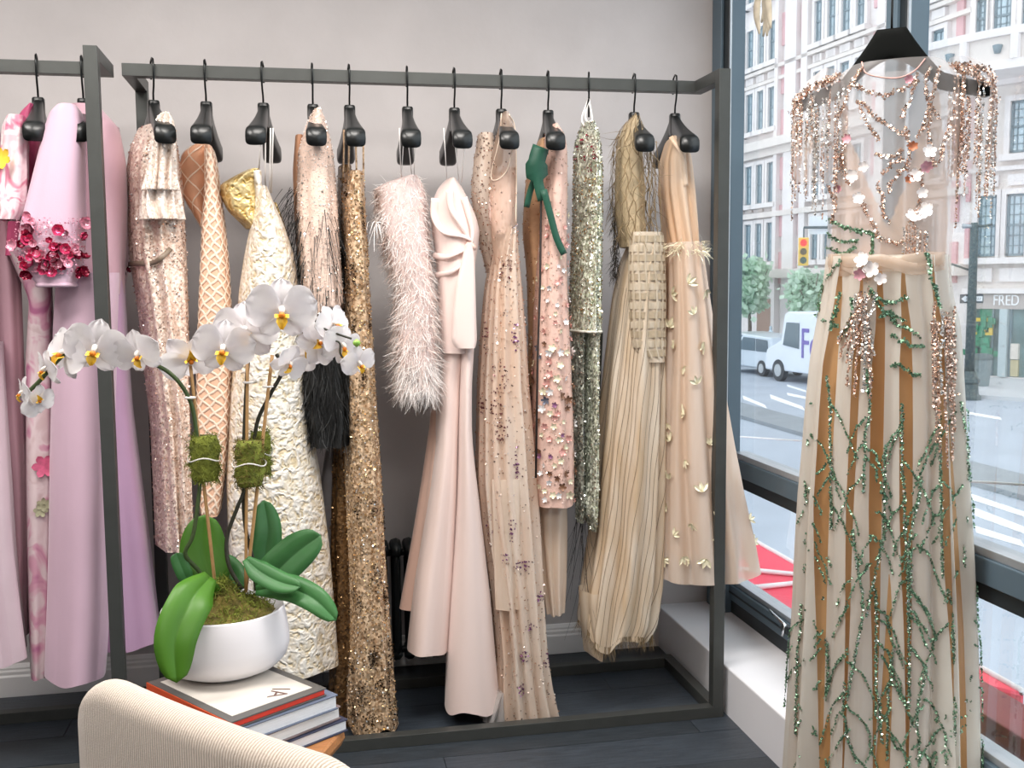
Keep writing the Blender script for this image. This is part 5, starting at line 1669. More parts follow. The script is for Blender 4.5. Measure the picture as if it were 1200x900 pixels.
def orchid_flower(x, y, dz, face, roll, scale, openness=1.0):
    P = dep(x, y, DT + dz)
    n = unit(unit(CAM - P) + AR * face[0] + AU * face[1])
    up = unit(AU - n * (AU @ n))
    rt = np.cross(up, n)
    up, rt = up * math.cos(roll) + rt * math.sin(roll), rt * math.cos(roll) - up * math.sin(roll)
    scale *= 1.25
    M = Matrix(((rt[0], up[0], n[0], 0), (rt[1], up[1], n[1], 0), (rt[2], up[2], n[2], 0), (0, 0, 0, 1))) @ Matrix.Scale(scale, 4)
    off = ORG[op.name]
    M.translation = Vector([float(c) for c in P - off])
    f = bpy.data.objects.new('flower', colm)
    COL.objects.link(f)
    f.parent = op
    f.matrix_local = M
    for me, z in ((S_T, -.001), (S_A, -.002), (S_B, -.003), (P_L, .001), (P_R, .002), (lip1, 0), (lip2, 0)):
        c = bpy.data.objects.new(me.name, me)
        COL.objects.link(c)
        c.parent = f
        c.location = (0, 0, z)
        if me in (P_L, P_R) and openness < 1:
            c.rotation_euler = (0, (1 - openness) * (1 if me is P_L else -1), 0)
for a in ((112, 408, -.10, (-.25, -.25), .2, .95), (78, 414, -.09, (-.9, .1), .5, .85), (55, 432, -.1, (-1.4, -.4), .3, .62), (28, 460, -.1, (-1.6, -.3), .2, .52), (44, 470, -.09, (.9, -.6), 2.6, .55),
          (163, 414, -.09, (-.45, -.35), -.25, .78, .75), (222, 420, -.03, (.3, -.9), 2.9, .95), (262, 408, -.06, (-.15, -.15), .1, .95), (288, 388, -.03, (-.2, .05), -.1, 1.05), (330, 364, -.05, (.02, -.1), 0, 1.08),
          (338, 425, -.04, (.9, -.7), .6, .62, .7), (372, 402, -.01, (.9, .2), 1.0, .75), (390, 380, -.01, (1.2, .2), -.4, .68), (400, 405, -.015, (.9, -.3), .3, .72), (420, 425, -.02, (.8, -.6), -.3, .6), (365, 415, .01, (.2, -1.1), 2.4, .75)):
    orchid_flower(*a)
bud = MB()
c = dep(418, 402, DT - .04)
bud.tube([c + AU * .008 * k for k in (-1, -.5, 0, .5, 1)], [.001, .006, .008, .006, .001], 10)
bud.build('bud', plain('green_bud', s2l(140, 186, 80), .45, noise=.1, nscale=40), op, smooth=True)

# ------------------------------------------------------------------ ribbed cream chair whose back rises into the picture
def rib_cloth(name, c1, c2):
    m, nt, N, L, B = nodes(name)
    tc = N.new('ShaderNodeTexCoord')
    w = N.new('ShaderNodeTexWave')
    w.inputs['Scale'].default_value = 19
    w.inputs['Distortion'].default_value = .6
    w.inputs['Detail'].default_value = 2
    L.new(tc.outputs['UV'], w.inputs['Vector'])
    r = N.new('ShaderNodeValToRGB')
    r.color_ramp.elements[0].color = rgba(s2l(*c1))
    r.color_ramp.elements[1].color = rgba(s2l(*c2))
    L.new(w.outputs['Fac'], r.inputs['Fac'])
    L.new(r.outputs['Color'], B.inputs['Base Color'])
    n2 = N.new('ShaderNodeTexNoise')
    n2.inputs['Scale'].default_value = 420
    L.new(tc.outputs['Object'], n2.inputs['Vector'])
    ad = N.new('ShaderNodeMath')
    L.new(w.outputs['Fac'], ad.inputs[0])
    L.new(n2.outputs['Fac'], ad.inputs[1])
    b = N.new('ShaderNodeBump')
    b.inputs['Strength'].default_value = .55
    b.inputs['Distance'].default_value = .003
    L.new(ad.outputs[0], b.inputs['Height'])
    L.new(b.outputs['Normal'], B.inputs['Normal'])
    B.inputs['Roughness'].default_value = .9
    B.inputs['Sheen Weight'].default_value = .3
    return m
rib = rib_cloth('ribbed_cream_cloth', (176, 160, 144), (226, 212, 198))
ZC = .79
e0 = on(158, 810, 2, ZC)
e1 = on(392, 898, 2, ZC)
ad_ = unit((e1 - e0) * [1, 1, 0])
an = np.array([-ad_[1], ad_[0], 0.])
if an @ (CAM - e0) > 0:
    an = -an                                            # away from the viewer
t = thing('chair', e0 * [1, 1, 0] + ad_ * .3 + an * .2, 'cream ribbed fabric chair with rounded back beside the side table', 'chair')
s0 = e0
while proj(s0 * [1, 1, 0] + [0, 0, .68])[0] > 84:        # the far end of the back stands on this photo column
    s0 = s0 - ad_ * .002
Lc = .62
G, UV = [], []
prof = []
for k in range(13):                                     # cross-section of the padded back: outside face up, over the rim, down inside
    prof.append((0 if k == 0 else 0, 0))
us = np.linspace(0, 1, 60)
for u in us:
    # rounded far top corner
    d_ = u * Lc
    cr_ = .12
    drop = 0 if d_ > cr_ else cr_ - math.sqrt(max(0, cr_ * cr_ - (cr_ - d_) ** 2))
    d2 = Lc - d_
    drop2 = 0 if d2 > cr_ else cr_ - math.sqrt(max(0, cr_ * cr_ - (cr_ - d2) ** 2))
    zt = ZC - drop - drop2
    th = .055 * math.sqrt(min(1, .08 + 9 * min(u, 1 - u)))
    base = s0 + ad_ * d_ - an * th / 2 + an * .02 * (2 * u - 1) ** 2
    row, ruv = [], []
    R2_ = th / 2
    for k, zz in enumerate(np.linspace(.36, zt - R2_, 10)):
        row.append(base * [1, 1, 0] + ez * zz)
    for a in np.linspace(math.pi, 0, 11)[1:-1]:
        row.append(base * [1, 1, 0] + an * (R2_ + R2_ * math.cos(a)) + ez * (zt - R2_ + R2_ * math.sin(a)))
    for zz in np.linspace(zt - R2_, .36, 10):
        row.append(base * [1, 1, 0] + an * th + ez * zz)
    G.append(row)
G = np.array(G)
mb = MB().grid(G)
n1 = G.shape[1]
mb.f.append(tuple(range(n1)))
mb.f.append(tuple((len(us) - 1) * n1 + k for k in range(n1))[::-1])
o = mb.build('backrest', rib, t, smooth=True)
uvl = o.data.uv_layers.new(name='UVMap')
for lp in o.data.loops:
    uvl.data[lp.index].uv = (us[lp.vertex_index // n1] * Lc * 3.4, (lp.vertex_index % n1) / n1)
sc_ = s0 * [1, 1, 0] + ad_ * Lc / 2 + an * .33
m = MB()
m.grid(np.array([[sc_ + ad_ * r * math.cos(a) * .27 + an * r * math.sin(a) * .26 + ez * z for a in np.linspace(0, 2 * math.pi, 40, endpoint=False)] for r, z in ((.0, .46), (.8, .465), (.95, .455), (1, .43), (1, .36), (.9, .345), (0, .345))]), True)
m.build('seat', rib, t, smooth=True)
lw = plain('dark_chair_leg', s2l(50, 40, 34), .5, noise=.1)
for a, b in ((-.22, -.22), (.22, -.22), (-.22, .2), (.22, .2)):
    q_ = sc_ + ad_ * a + an * b
    MB().tube([q_ + ez * 0., q_ * .98 + sc_ * .02 + ez * .36], [.012, .017], 10).build('leg', lw, t, smooth=True)

# ------------------------------------------------------------------ the street below and across
GZ = -2.87
asphalt = plain('asphalt', s2l(168, 176, 188), .8, noise=.08, nscale=.6, bump=.1, bscale=6)
paint_w = plain('road_paint', s2l(242, 243, 246), .7, noise=.04, nscale=3)
paving = plain('paving', s2l(196, 198, 202), .8, noise=.06, nscale=1.5)
stone = plain('hazed_limestone', s2l(228, 221, 220), .8, noise=.05, nscale=1.2)  # street haze is put into the pale tone of stone and brick
stone2 = plain('warm_limestone', s2l(222, 213, 208), .8, noise=.06, nscale=1.2)
brick = plain('hazed_red_brick', s2l(214, 172, 176), .85, noise=.08, nscale=2)
glz = plain('far_window_glass', s2l(176, 194, 204), .15, .2, noise=.2, nscale=.8)  # glass colour paled to include the haze over the street
fr_b = plain('far_window_frame', s2l(116, 136, 146), .5, noise=.06, nscale=2)
shop_gl = plain('shop_glass', s2l(120, 146, 148), .12, .2, noise=.35, nscale=.9)
zg = np.array([0, 0, 1.])
o = struct(MB().box(.45, 60, -40, 130, GZ - .3, GZ).build('street_ground', asphalt))
o['label'] = 'grey asphalt of the street'
for a in ((870, 466, 896, 477, 4.5), (902, 465, 940, 479, 5), (922, 462, 945, 467, 3), (922, 452, 944, 459, 2.5), (1138, 583, 1215, 609, 7), (1140, 600, 1215, 629, 10), (1142, 621, 1196, 638, 8), (1132, 484, 1172, 491, 3)):
    x0, y0, x1, y1, th = a
    P = [on(x0, y0 - th / 2, 2, GZ), on(x1, y1 - th / 2, 2, GZ), on(x1 + th * .7, y1 + th / 2, 2, GZ), on(x0 + th * .3, y0 + th / 2, 2, GZ)]
    m = MB().prism([p + zg * .004 for p in P], (0, 0, .012)).build('crosswalk_stripe', paint_w)
    m['kind'] = 'structure'
k0, k1 = on(866, 482, 2, GZ), on(1215, 578, 2, GZ)
kd = unit((k1 - k0) * [1, 1, 0])
kn = np.array([-kd[1], kd[0], 0])
kb = MB().obox((k0 + k1) / 2 + zg * .05, (k1 - k0) / 2 * 1.6, kn * .75, zg * .06)
struct(kb.build('kerb', plain('kerb_stone', s2l(140, 146, 152), .8, noise=.08, nscale=2)))

F0 = on(1130, 443, 2, GZ)
FU = unit([-.0944, .9955, 0])
FN = np.array([-FU[1], FU[0], 0])            # towards the street
V2 = unit([.5037, -.8639, 0])
N2 = np.array([V2[1], -V2[0], 0])
def fac_pt(x, y, P0, U, N):
    p = on_plane(x, y, P0, N)
    return (p - P0) @ U, p[2]
def fbox(mb, P0, U, N, s0, s1, z0, z1, d0, d1):
    c = P0 * [1, 1, 0] + U * (s0 + s1) / 2 + N * (d0 + d1) / 2 + zg * (z0 + z1) / 2
    return mb.obox(c, U * (s1 - s0) / 2, N * (d1 - d0) / 2, zg * (z1 - z0) / 2)
def fwin(par, P0, U, N, s0, s1, z0, z1, cols=2, rowsn=4):
    s0, s1 = min(s0, s1), max(s0, s1)
    w = MB()
    fr = .10
    for a in ((s0, s0 + fr, z0, z1), (s1 - fr, s1, z0, z1), (s0, s1, z0, z0 + fr), (s0, s1, z1 - fr, z1), (s0, s1, (z0 + z1) / 2 - .05, (z0 + z1) / 2 + .05)):
        fbox(w, P0, U, N, *a, .02, .10)
    for k in range(1, cols):
        x = s0 + (s1 - s0) * k / cols
        fbox(w, P0, U, N, x - .025, x + .025, z0, z1, .03, .07)
    for k in range(1, rowsn):
        z = z0 + (z1 - z0) * k / rowsn
        fbox(w, P0, U, N, s0, s1, z - .025, z + .025, .03, .07)
    o = w.build('window', fr_b, par)
    fbox(MB(), P0, U, N, s0 + .02, s1 - .02, z0 + .02, z1 - .02, .0, .04).build('pane', glz, o)
    sr = MB()
    t_ = .22
    for a in ((s0 - t_, s0, z0 - .1, z1 + t_), (s1, s1 + t_, z0 - .1, z1 + t_), (s0, s1, z1, z1 + t_)):
        fbox(sr, P0, U, N, *a, 0, .22)
    fbox(sr, P0, U, N, s0 - t_ * 1.5, s1 + t_ * 1.5, z0 - .32, z0 - .06, 0, .42)
    sr.build('window_surround', stone, par)
# --- long facade across the street
bl = thing('building', F0 * [1, 1, 0] + zg * GZ, 'long pale limestone and brick facade across the street behind the delivery truck', 'building')
S0, S1 = 0, 62
BIS = -unit(FN + N2)
g0 = F0 * [1, 1, 0] + zg * GZ
MB().prism([g0, g0 + FU * S1, g0 + FU * S1 - FN * 6, g0 + BIS * 7], (0, 0, 29)).build('wall', stone, bl)
zrow = [(fac_pt(893, a, F0, FU, FN)[1], fac_pt(893, b, F0, FU, FN)[1]) for a, b in ((-40, 0), (32, 76), (107, 152), (193, 238), (262, 306))]
cols = [(868, 874), (877, 884.5), (889.5, 897), (902.5, 910.5), (955, 963.5), (970, 979.5), (986, 996.5), (1003, 1013), (1048, 1060), (1070, 1083), (1092, 1106)]
for x0, x1 in cols:
    sa, sb = fac_pt(x0, 200, F0, FU, FN)[0], fac_pt(x1, 200, F0, FU, FN)[0]
    for zt, zb in zrow:
        fwin(bl, F0, FU, FN, sb, sa, zb, zt)
for x0, x1 in ((916, 921), (938, 942.5), (1022, 1030), (1118, 1126)):
    sa, sb = fac_pt(x1, 200, F0, FU, FN)[0], fac_pt(x0, 200, F0, FU, FN)[0]
    for za in np.arange(1.2, 25, 2.6):
        fbox(MB(), F0, FU, FN, sa, sb, za, za + 1.75, 0, .12).build('brick_panel', brick, bl)
for x0, x1 in ((924, 937), (912, 916), (943, 950), (1031, 1040)):
    sa, sb = fac_pt(x1, 200, F0, FU, FN)[0], fac_pt(x0, 200, F0, FU, FN)[0]
    fbox(MB(), F0, FU, FN, sa, sb, GZ, 26, 0, .35).build('pier', stone, bl)
for (ya, yb, d) in ((168, 178, .8), (178, 186, .45), (84, 88, .35), (250, 256, .4), (316, 326, .7), (98, 102, .3)):
    za, zb = fac_pt(893, ya, F0, FU, FN)[1], fac_pt(893, yb, F0, FU, FN)[1]
    fbox(MB(), F0, FU, FN, S0, S1, zb, za, 0, d).build('cornice', stone2, bl)
for x0, x1 in cols:
    sa, sb = fac_pt(x1, 200, F0, FU, FN)[0], fac_pt(x0, 200, F0, FU, FN)[0]
    za, zb = fac_pt(893, 89, F0, FU, FN)[1], fac_pt(893, 97, F0, FU, FN)[1]
    for k in range(4):
        s_ = sa + (sb - sa) * (k + .5) / 4
        fbox(MB(), F0, FU, FN, s_ - .13, s_ + .13, zb, za, 0, .22).build('panel_rib', stone, bl)
    za, zb = fac_pt(893, 240, F0, FU, FN)[1], fac_pt(893, 248, F0, FU, FN)[1]
    fbox(MB(), F0, FU, FN, sa + .1, sb - .1, zb, za, 0, .12).build('spandrel_panel', stone2, bl)
# shop doorway under the trees
sa, sb = fac_pt(905, 380, F0, FU, FN)[0], fac_pt(888, 380, F0, FU, FN)[0]
fbox(MB(), F0, FU, FN, sa, sb, GZ, fac_pt(893, 350, F0, FU, FN)[1], 0, .08).build('doorway', plain('brown_doorway', s2l(150, 124, 110), .6, noise=.1, nscale=1), bl)
# --- corner house with the jeweller's shop window
br = thing('building', F0 * [1, 1, 0] + V2 * 6 + zg * GZ, 'corner limestone building with paned windows, curved balcony and a lettered shopfront', 'building')
MB().prism([g0, g0 + BIS * 7, g0 + V2 * 34 - N2 * 6, g0 + V2 * 34], (0, 0, 29)).build('wall', stone2, br)
def f2(x, y):
    return fac_pt(x, y, F0, V2, N2)
for xs, ys in ((((1150, 1172), (1183, 1206), (1217, 1240)), (228, 300)), (((1184, 1207), (1218, 1240)), (120, 180)), (((1160, 1181), (1193, 1213), (1224, 1242)), (-12, 47)), (((1140, 1152),), (-6, 40))):
    for x0, x1 in xs:
        fwin(br, F0, V2, N2, f2(x0, 200)[0], f2(x1, 200)[0], f2(1180, ys[1])[1], f2(1180, ys[0])[1], 3, 6)
for (ya, yb, d) in ((302, 309, .45), (88, 94, .5), (94, 100, .35), (195, 200, .25), (338, 344, .5)):
    fbox(MB(), F0, V2, N2, 0, 34, f2(1180, yb)[1], f2(1180, ya)[1], 0, d).build('cornice', stone, br)
for x0, x1, ya, yb in ((1145, 1168, 314, 330), (1177, 1207, 314, 330), (1216, 1240, 314, 330), (1150, 1172, 205, 218), (1183, 1206, 205, 218)):
    fbox(MB(), F0, V2, N2, f2(x0, 200)[0], f2(x1, 200)[0], f2(1180, yb)[1], f2(1180, ya)[1], 0, .14).build('panel', stone, br)
for za in np.arange(2.0, 22, 2.6):
    fbox(MB(), F0, V2, N2, f2(1134, 200)[0], f2(1139, 200)[0], za, za + 1.7, 0, .1).build('brick_panel', brick, br)
# curved balcony
za, zb = f2(1180, 48)[1], f2(1180, 84)[1]
cs = f2(1200, 60)[0]
arc = [(cs + 5.2 * math.cos(a), 2.4 * math.sin(a)) for a in np.linspace(0, math.pi, 25)]
def arc_slab(z0, z1, d):
    m = MB()
    P = [F0 * [1, 1, 0] + V2 * (cs + (s - cs) * (1 + d / 5)) + N2 * (n_ + (d if n_ > .01 else 0)) + zg * z0 for s, n_ in arc]
    return m.prism(P, (0, 0, z1 - z0))
arc_slab(zb - .35, zb, .12).build('balcony_floor', stone, br)
arc_slab(za - .3, za, .12).build('balcony_rail', stone, br)
arc_slab(zb, za - .3, -.05).build('balcony_parapet', stone2, br)
for k, (s, n_) in enumerate(arc[2:-2]):
    c = F0 * [1, 1, 0] + V2 * s + N2 * n_
    if k % 3 == 0:
        MB().tube([c + zg * z for z in (zb, za - .28)], [.2, .2], 8).build('parapet_pier', stone, br)
    elif k % 3 == 1:
        MB().tube([c + zg * z for z in (zb + .3, zb + .6, za - .6)], [.12, .2, .12], 8).build('parapet_ornament', fr_b, br, smooth=True)
# shopfront
sa, sb, sc2 = f2(1141, 400)[0], f2(1207, 400)[0], f2(1238, 400)[0]
zt, zb = f2(1180, 362)[1], f2(1180, 441)[1]
fbox(MB(), F0, V2, N2, sa, sc2, zb, zt, .05, .12).build('shop_window', shop_gl, br)
for x in (1142, 1165, 1173.5, 1186, 1206):
    s_ = f2(x, 400)[0]
    fbox(MB(), F0, V2, N2, s_ - .05, s_ + .05, zb, zt, .1, .2).build('shop_mullion', fr_b, br)
s_ = f2(1180, 400)[0]
fbox(MB(), F0, V2, N2, f2(1175, 400)[0], f2(1184, 400)[0], zb, zt, .12, .4).build('shop_column', plain('pale_column', s2l(186, 200, 204), .4, noise=.05), br)
fbox(MB(), F0, V2, N2, sa, sc2, zt, f2(1180, 345)[1], .0, .3).build('shop_fascia', plain('taupe_fascia', s2l(186, 176, 172), .6, noise=.05), br)
fbox(MB(), F0, V2, N2, sa, sc2, GZ, zb, .0, .25).build('shop_plinth', stone, br)
for k in range(6):
    s_ = f2(1146 + k * 2.9, 446)[0]
    fbox(MB(), F0, V2, N2, s_ - .04, s_ + .04, GZ + .25, GZ + .55, .25, .27).build('vent_slot', fr_b, br)
p0 = F0 * [1, 1, 0] + V2 * f2(1167.5, 355)[0] + N2 * .32 + zg * f2(1180, 357.5)[1]
text_obj('FRED', .62, p0, V2, zg, plain('white_letters', s2l(246, 246, 248), .5, noise=.02), 'shop_lettering', br, .03, width=(f2(1197, 355)[0] - f2(1167.5, 355)[0]))
# shop window display: cabinet, green plant; yellow bars stand in for a reflected vehicle
dk = lambda x0, x1, y0, y1, d0, d1, nm, mt: fbox(MB(), F0, V2, N2, f2(x0, 400)[0], f2(x1, 400)[0], f2(1180, y1)[1], f2(1180, y0)[1], d0, d1).build(nm, mt, br)
yel = plain('yellow_vehicle_reflection', s2l(240, 206, 90), .5, noise=.08, nscale=2)
dk(1145, 1166, 373, 377, .13, .3, 'reflection_top', yel)
dk(1145, 1166, 390, 393, .13, .3, 'reflection_base', yel)
dk(1154, 1157, 376, 391, .13, .3, 'reflection_post', yel)
dk(1162, 1166, 376, 391, .13, .3, 'reflection_post', yel)
grn = plain('shop_greenery', s2l(60, 140, 110), .6, noise=.4, nscale=3)
dk(1150, 1164, 361, 371, .13, .2, 'green_banner', grn)
m = MB()
for k in range(40):
    c = F0 * [1, 1, 0] + V2 * (f2(1157, 400)[0] + rng.normal(0, .25)) + N2 * (.3 + rng.normal(0, .05)) + zg * (GZ + 1.0 + rng.uniform(0, 1.7))
    m.obox(c, V2 * .1, N2 * .03, zg * .12)
m.build('display_plant', grn, br, kind='stuff')
dk(1188, 1197, 402, 420, .13, .3, 'display_case', plain('pale_display', s2l(226, 216, 206), .4, noise=.1))
dk(1188, 1197, 421, 440, .13, .25, 'display_stand', plain('gold_stand', s2l(214, 200, 160), .4, .3, noise=.1))
# pavement in front of the facades
pv = MB()
P = [F0 + FU * 70, F0, F0 + V2 * 40, F0 + V2 * 40 + N2 * 5.5, F0 + N2 * 5 + FN * 3, F0 + FN * 3.4 + FU * 3, F0 + FU * 70 + FN * 3.4]
o = struct(pv.prism([p * [1, 1, 0] + zg * GZ for p in P], (0, 0, .14)).build('pavement', paving))
o['label'] = 'pale pavement before the buildings'

# --- vehicles along the far kerb
tyre = plain('tyre', s2l(58, 62, 68), .8, noise=.05)
hub = plain('wheel_hub', s2l(190, 194, 198), .4, .4, noise=.05)
car_gl = plain('car_glass', s2l(92, 108, 118), .1, .3, noise=.1)
def wheel(par, c, r, U, N):
    m = MB().tube([c - N * .11, c + N * .11], r, 18)
    w = m.build('wheel', tyre, par)
    MB().tube([c + N * .1, c + N * .13], r * .58, 14).build('hub', hub, w)
VU = FU                                       # vehicles face the far end of the street
VN = FN
def vehicle(name, label, px, py, L, W, prof, glassq, mat, wheels, r, cat):
    base = on(px, py, 2, GZ)
    t = thing(name, base, label, cat)
    P = [base + VU * (x - L / 2) + VN * W / 2 + zg * z for x, z in prof]
    MB().prism(P, -VN * W).build('body', mat, t, bevel=.06)
    for i, qd in enumerate(glassq):
        for sd in (1, -1):
            Q = [base + VU * (x - L / 2) + VN * (W / 2 * sd + .01 * sd) + zg * z for x, z in qd]
            MB().prism(Q, VN * .02 * sd).build('side_window', car_gl, t)
    for x in wheels:
        for sd in (1, -1):
            wheel(t, base + VU * (x - L / 2) + VN * (W / 2 - .08) * sd + zg * r, r, VU, VN * sd)
    return t, base
suv_m = plain('silver_car_paint', s2l(206, 210, 216), .3, .2, noise=.03)
van_m = plain('pale_blue_car_paint', s2l(206, 216, 226), .3, .2, noise=.03)
tr_m = plain('white_truck_paint', s2l(226, 232, 242), .4, noise=.03, nscale=1)
t, b0 = vehicle('car', 'silver estate car parked beyond the pale van', 881.7, 427.0, 4.8, 1.85, [(0, .35), (0, .95), (.25, 1.05), (.6, 1.6), (2.9, 1.66), (3.6, 1.1), (4.65, .95), (4.8, .7), (4.8, .35)], [[(.75, 1.1), (.9, 1.52), (2.8, 1.56), (3.3, 1.1)]], suv_m, (.95, 3.85), .36, 'car')
MB().obox(b0 + VU * -2.4 + VN * .7 + zg * .9, VU * .03, VN * .12, zg * .16).build('tail_light', plain('red_lamp', s2l(216, 60, 70), .3, noise=.05), t)
vehicle('van', 'pale blue minivan parked just ahead of the delivery truck', 895.6, 437.4, 4.6, 1.9, [(0, .35), (0, 1.0), (.15, 1.75), (2.6, 1.82), (3.4, 1.15), (4.4, .95), (4.6, .7), (4.6, .35)], [[(.35, 1.1), (.45, 1.62), (1.4, 1.66), (1.4, 1.1)], [(1.5, 1.1), (1.5, 1.66), (2.5, 1.68), (3.1, 1.1)]], van_m, (.9, 3.7), .36, 'van')
t, b0 = vehicle('delivery_truck', 'white delivery truck with purple lettering on its side', 982, 452, 7.4, 2.3, [(0, .5), (0, 2.95), (5.6, 2.95), (5.9, 2.85), (6.15, 1.75), (6.9, 1.45), (7.3, 1.3), (7.4, .8), (7.4, .45)], [[(4.75, 1.45), (4.75, 2.5), (5.7, 2.5), (5.95, 1.55)]], tr_m, (1.5, 6.3), .46, 'truck')
pur = plain('purple_lettering', s2l(112, 96, 176), .5, noise=.02)
text_obj('FedEx', 1.75, b0 + VU * .95 + VN * 1.165 + zg * 1.1, -VU, zg, pur, 'lettering', t, .01, width=3.3)

# --- person on the far pavement
skin = plain('skin', s2l(196, 160, 140), .6, noise=.05)
shirt = plain('pale_blue_shirt', s2l(196, 214, 228), .7, noise=.05)
def skinned(name, pts, edges, radii, mat, parent):
    me = bpy.data.meshes.new(name)
    off = ORG[parent.name]
    me.from_pydata([tuple(float(c) for c in np.array(p)) for p in pts], edges, [])
    o = bpy.data.objects.new(name, me)
    COL.objects.link(o)
    o.parent = parent
    me.materials.append(mat)
    o.modifiers.new('skin', 'SKIN')
    for i, r in enumerate(radii):
        me.skin_vertices[0].data[i].radius = (r, r)
    me.skin_vertices[0].data[0].use_root = True
    sd = o.modifiers.new('sub', 'SUBSURF')
    sd.levels = sd.render_levels = 1
    return o
pb = on(902.7, 420.4, 2, GZ + .14)
t = thing('person', pb, 'person in a pale blue shirt walking past the parked truck', 'person')
pts = [(0, 0, .95), (0, 0, 1.2), (0, 0, 1.42), (0, 0, 1.52), (0, 0, 1.62), (0, .02, 1.74), (0, .2, 1.4), (.05, .27, 1.12), (.15, .27, .9), (0, -.2, 1.4), (-.05, -.27, 1.12), (.0, -.27, .88), (0, .1, .9), (.12, .11, .5), (.0, .11, .08), (.14, .11, .03), (0, -.1, .9), (-.08, -.11, .5), (-.25, -.11, .12), (-.12, -.11, .06)]
edges = [(0, 1), (1, 2), (2, 3), (3, 4), (4, 5), (2, 6), (6, 7), (7, 8), (2, 9), (9, 10), (10, 11), (0, 12), (12, 13), (13, 14), (14, 15), (0, 16), (16, 17), (17, 18), (18, 19)]
skinned('body', pts, edges, [.15, .14, .16, .06, .09, .08, .06, .045, .035, .06, .045, .035, .09, .065, .045, .04, .09, .065, .045, .04], shirt, t)

# --- traffic signal on its mast arm, lamp post with one way sign
pole_m = plain('grey_green_pole', s2l(86, 100, 104), .5, .2, noise=.08, nscale=3)
sig_y = plain('signal_yellow', s2l(236, 196, 92), .5, noise=.05)
tb = on(1078, 449, 2, GZ + .14)
t = thing('traffic_signal', tb, 'yellow traffic signal showing red, hanging from a grey mast arm', 'traffic light')
DTS = float((tb - CAM) @ AF)
sg_ = dep(941.5, 295, DTS)
MB().tube([tb, tb * [1, 1, 0] + zg * 3.6], [.14, .1], 10).build('mast', pole_m, t, smooth=True)
MB().tube([tb * [1, 1, 0] + zg * 3.4, sg_ + zg * .95 + AR * .0], [.08, .05], 8).build('mast_arm', pole_m, t, smooth=True)
MB().tube([sg_ + zg * .95, sg_ + zg * .5], .03, 8).build('hanger_rod', pole_m, t)
fz = unit((CAM - sg_) * [1, 1, 0])
sx_ = np.cross(fz, zg)
MB().obox(sg_, sx_ * .2, fz * .16, zg * .55).build('signal_head', sig_y, t, bevel=.03)
for dz, mt in ((.34, plain('red_signal_lamp', (.8, .03, .03), .4, emit=1.2)), (0, plain('amber_lens_off', s2l(96, 84, 60), .4, noise=.1)), (-.34, plain('green_lens_off', s2l(70, 92, 84), .4, noise=.1))):
    c = sg_ + zg * dz + fz * .16
    MB().tube([c, c + fz * .05], .13, 16).build('lens', mt, t)
    MB().tube([c + zg * .14 + sx_ * .1, c + zg * .17, c + zg * .14 - sx_ * .1], .03, 6).build('visor', sig_y, t)
MB().obox(dep(959, 264, DTS), sx_ * .35, fz * .03, zg * .35).build('sign_plate', plain('pale_sign', s2l(222, 226, 232), .5, noise=.02), t)

lb = on(1135, 468, 2, GZ + .0)
t = thing('lamp_post', lb, 'grey street lamp post with a one way sign outside the corner shop', 'lamp post')
DL = float((lb - CAM) @ AF)
ltop = dep(1135, 262, DL)[2]
MB().lathe([(.0, 0), (.42, 0), (.42, .12), (.33, .2), (.30, .55), (.36, .62), (.36, .72), (.24, .8), (.2, 1.0), (.0, 1.0)], lb, 14).build('post_base', pole_m, t, smooth=False)
MB().tube([lb + zg * .9, lb * [1, 1, 0] + zg * (ltop - .1), lb * [1, 1, 0] + zg * ltop], [.17, .13, .11], 12).build('post', pole_m, t, smooth=True)
c = lb * [1, 1, 0] + zg * (ltop - .12)
MB().tube([c, c + AR * .35 - AR[2] * zg, c + AR * .62 + zg * .06], .04, 8).build('lamp_arm', pole_m, t, smooth=True)
MB().tube([c, c - AR * .4], [.07, .09], 8).build('lamp_head', alu, t, smooth=True)
c2 = dep(1133, 316, DL)
MB().tube([c2 + AR * .05, c2 - AR * .55 + zg * .2], .04, 8).build('side_bracket', pole_m, t, smooth=True)
sc3 = dep(1135, 350, DL) - AF * .25 * [1, 1, 0]
sgn_r = unit(AR * [1, 1, 0])
sgn_n = -unit(AF * [1, 1, 0])
MB().obox(sc3, sgn_r * .41, sgn_n * .012, zg * .155).build('sign_plate', plain('sign_dark', s2l(70, 80, 92), .5, noise=.02), t)
arw = [(-.37, 0), (-.22, .12), (-.22, .085), (.37, .085), (.37, -.085), (-.22, -.085), (-.22, -.12)]
MB().prism([sc3 + sgn_n * .014 + sgn_r * a + zg * b for a, b in arw], sgn_n * .006).build('sign_arrow', plain('sign_white', s2l(240, 242, 246), .5, noise=.02), t)
text_obj('ONE WAY', .12, sc3 + sgn_n * .022 - sgn_r * .2 - zg * .045, sgn_r, zg, plain('sign_black', s2l(60, 66, 76), .5, noise=.02), 'sign_lettering', t, .002, width=.52)
# litter bin by the shop
bb_ = on(1149, 452, 2, GZ + .14)
t = thing('litter_bin', bb_, 'grey ribbed litter bin behind the lamp post', 'bin')
MB().lathe([(0, 0), (.3, 0), (.38, 1.0), (.40, 1.02), (.34, 1.05), (0, 1.05)], bb_, 20).build('bin_body', plain('bin_grey', s2l(120, 134, 138), .6, noise=.1), t)
MB().lathe([(.41, 1.02), (.41, 1.1), (.3, 1.22), (0, 1.26)], bb_, 20).build('bin_lid', pole_m, t, smooth=True)

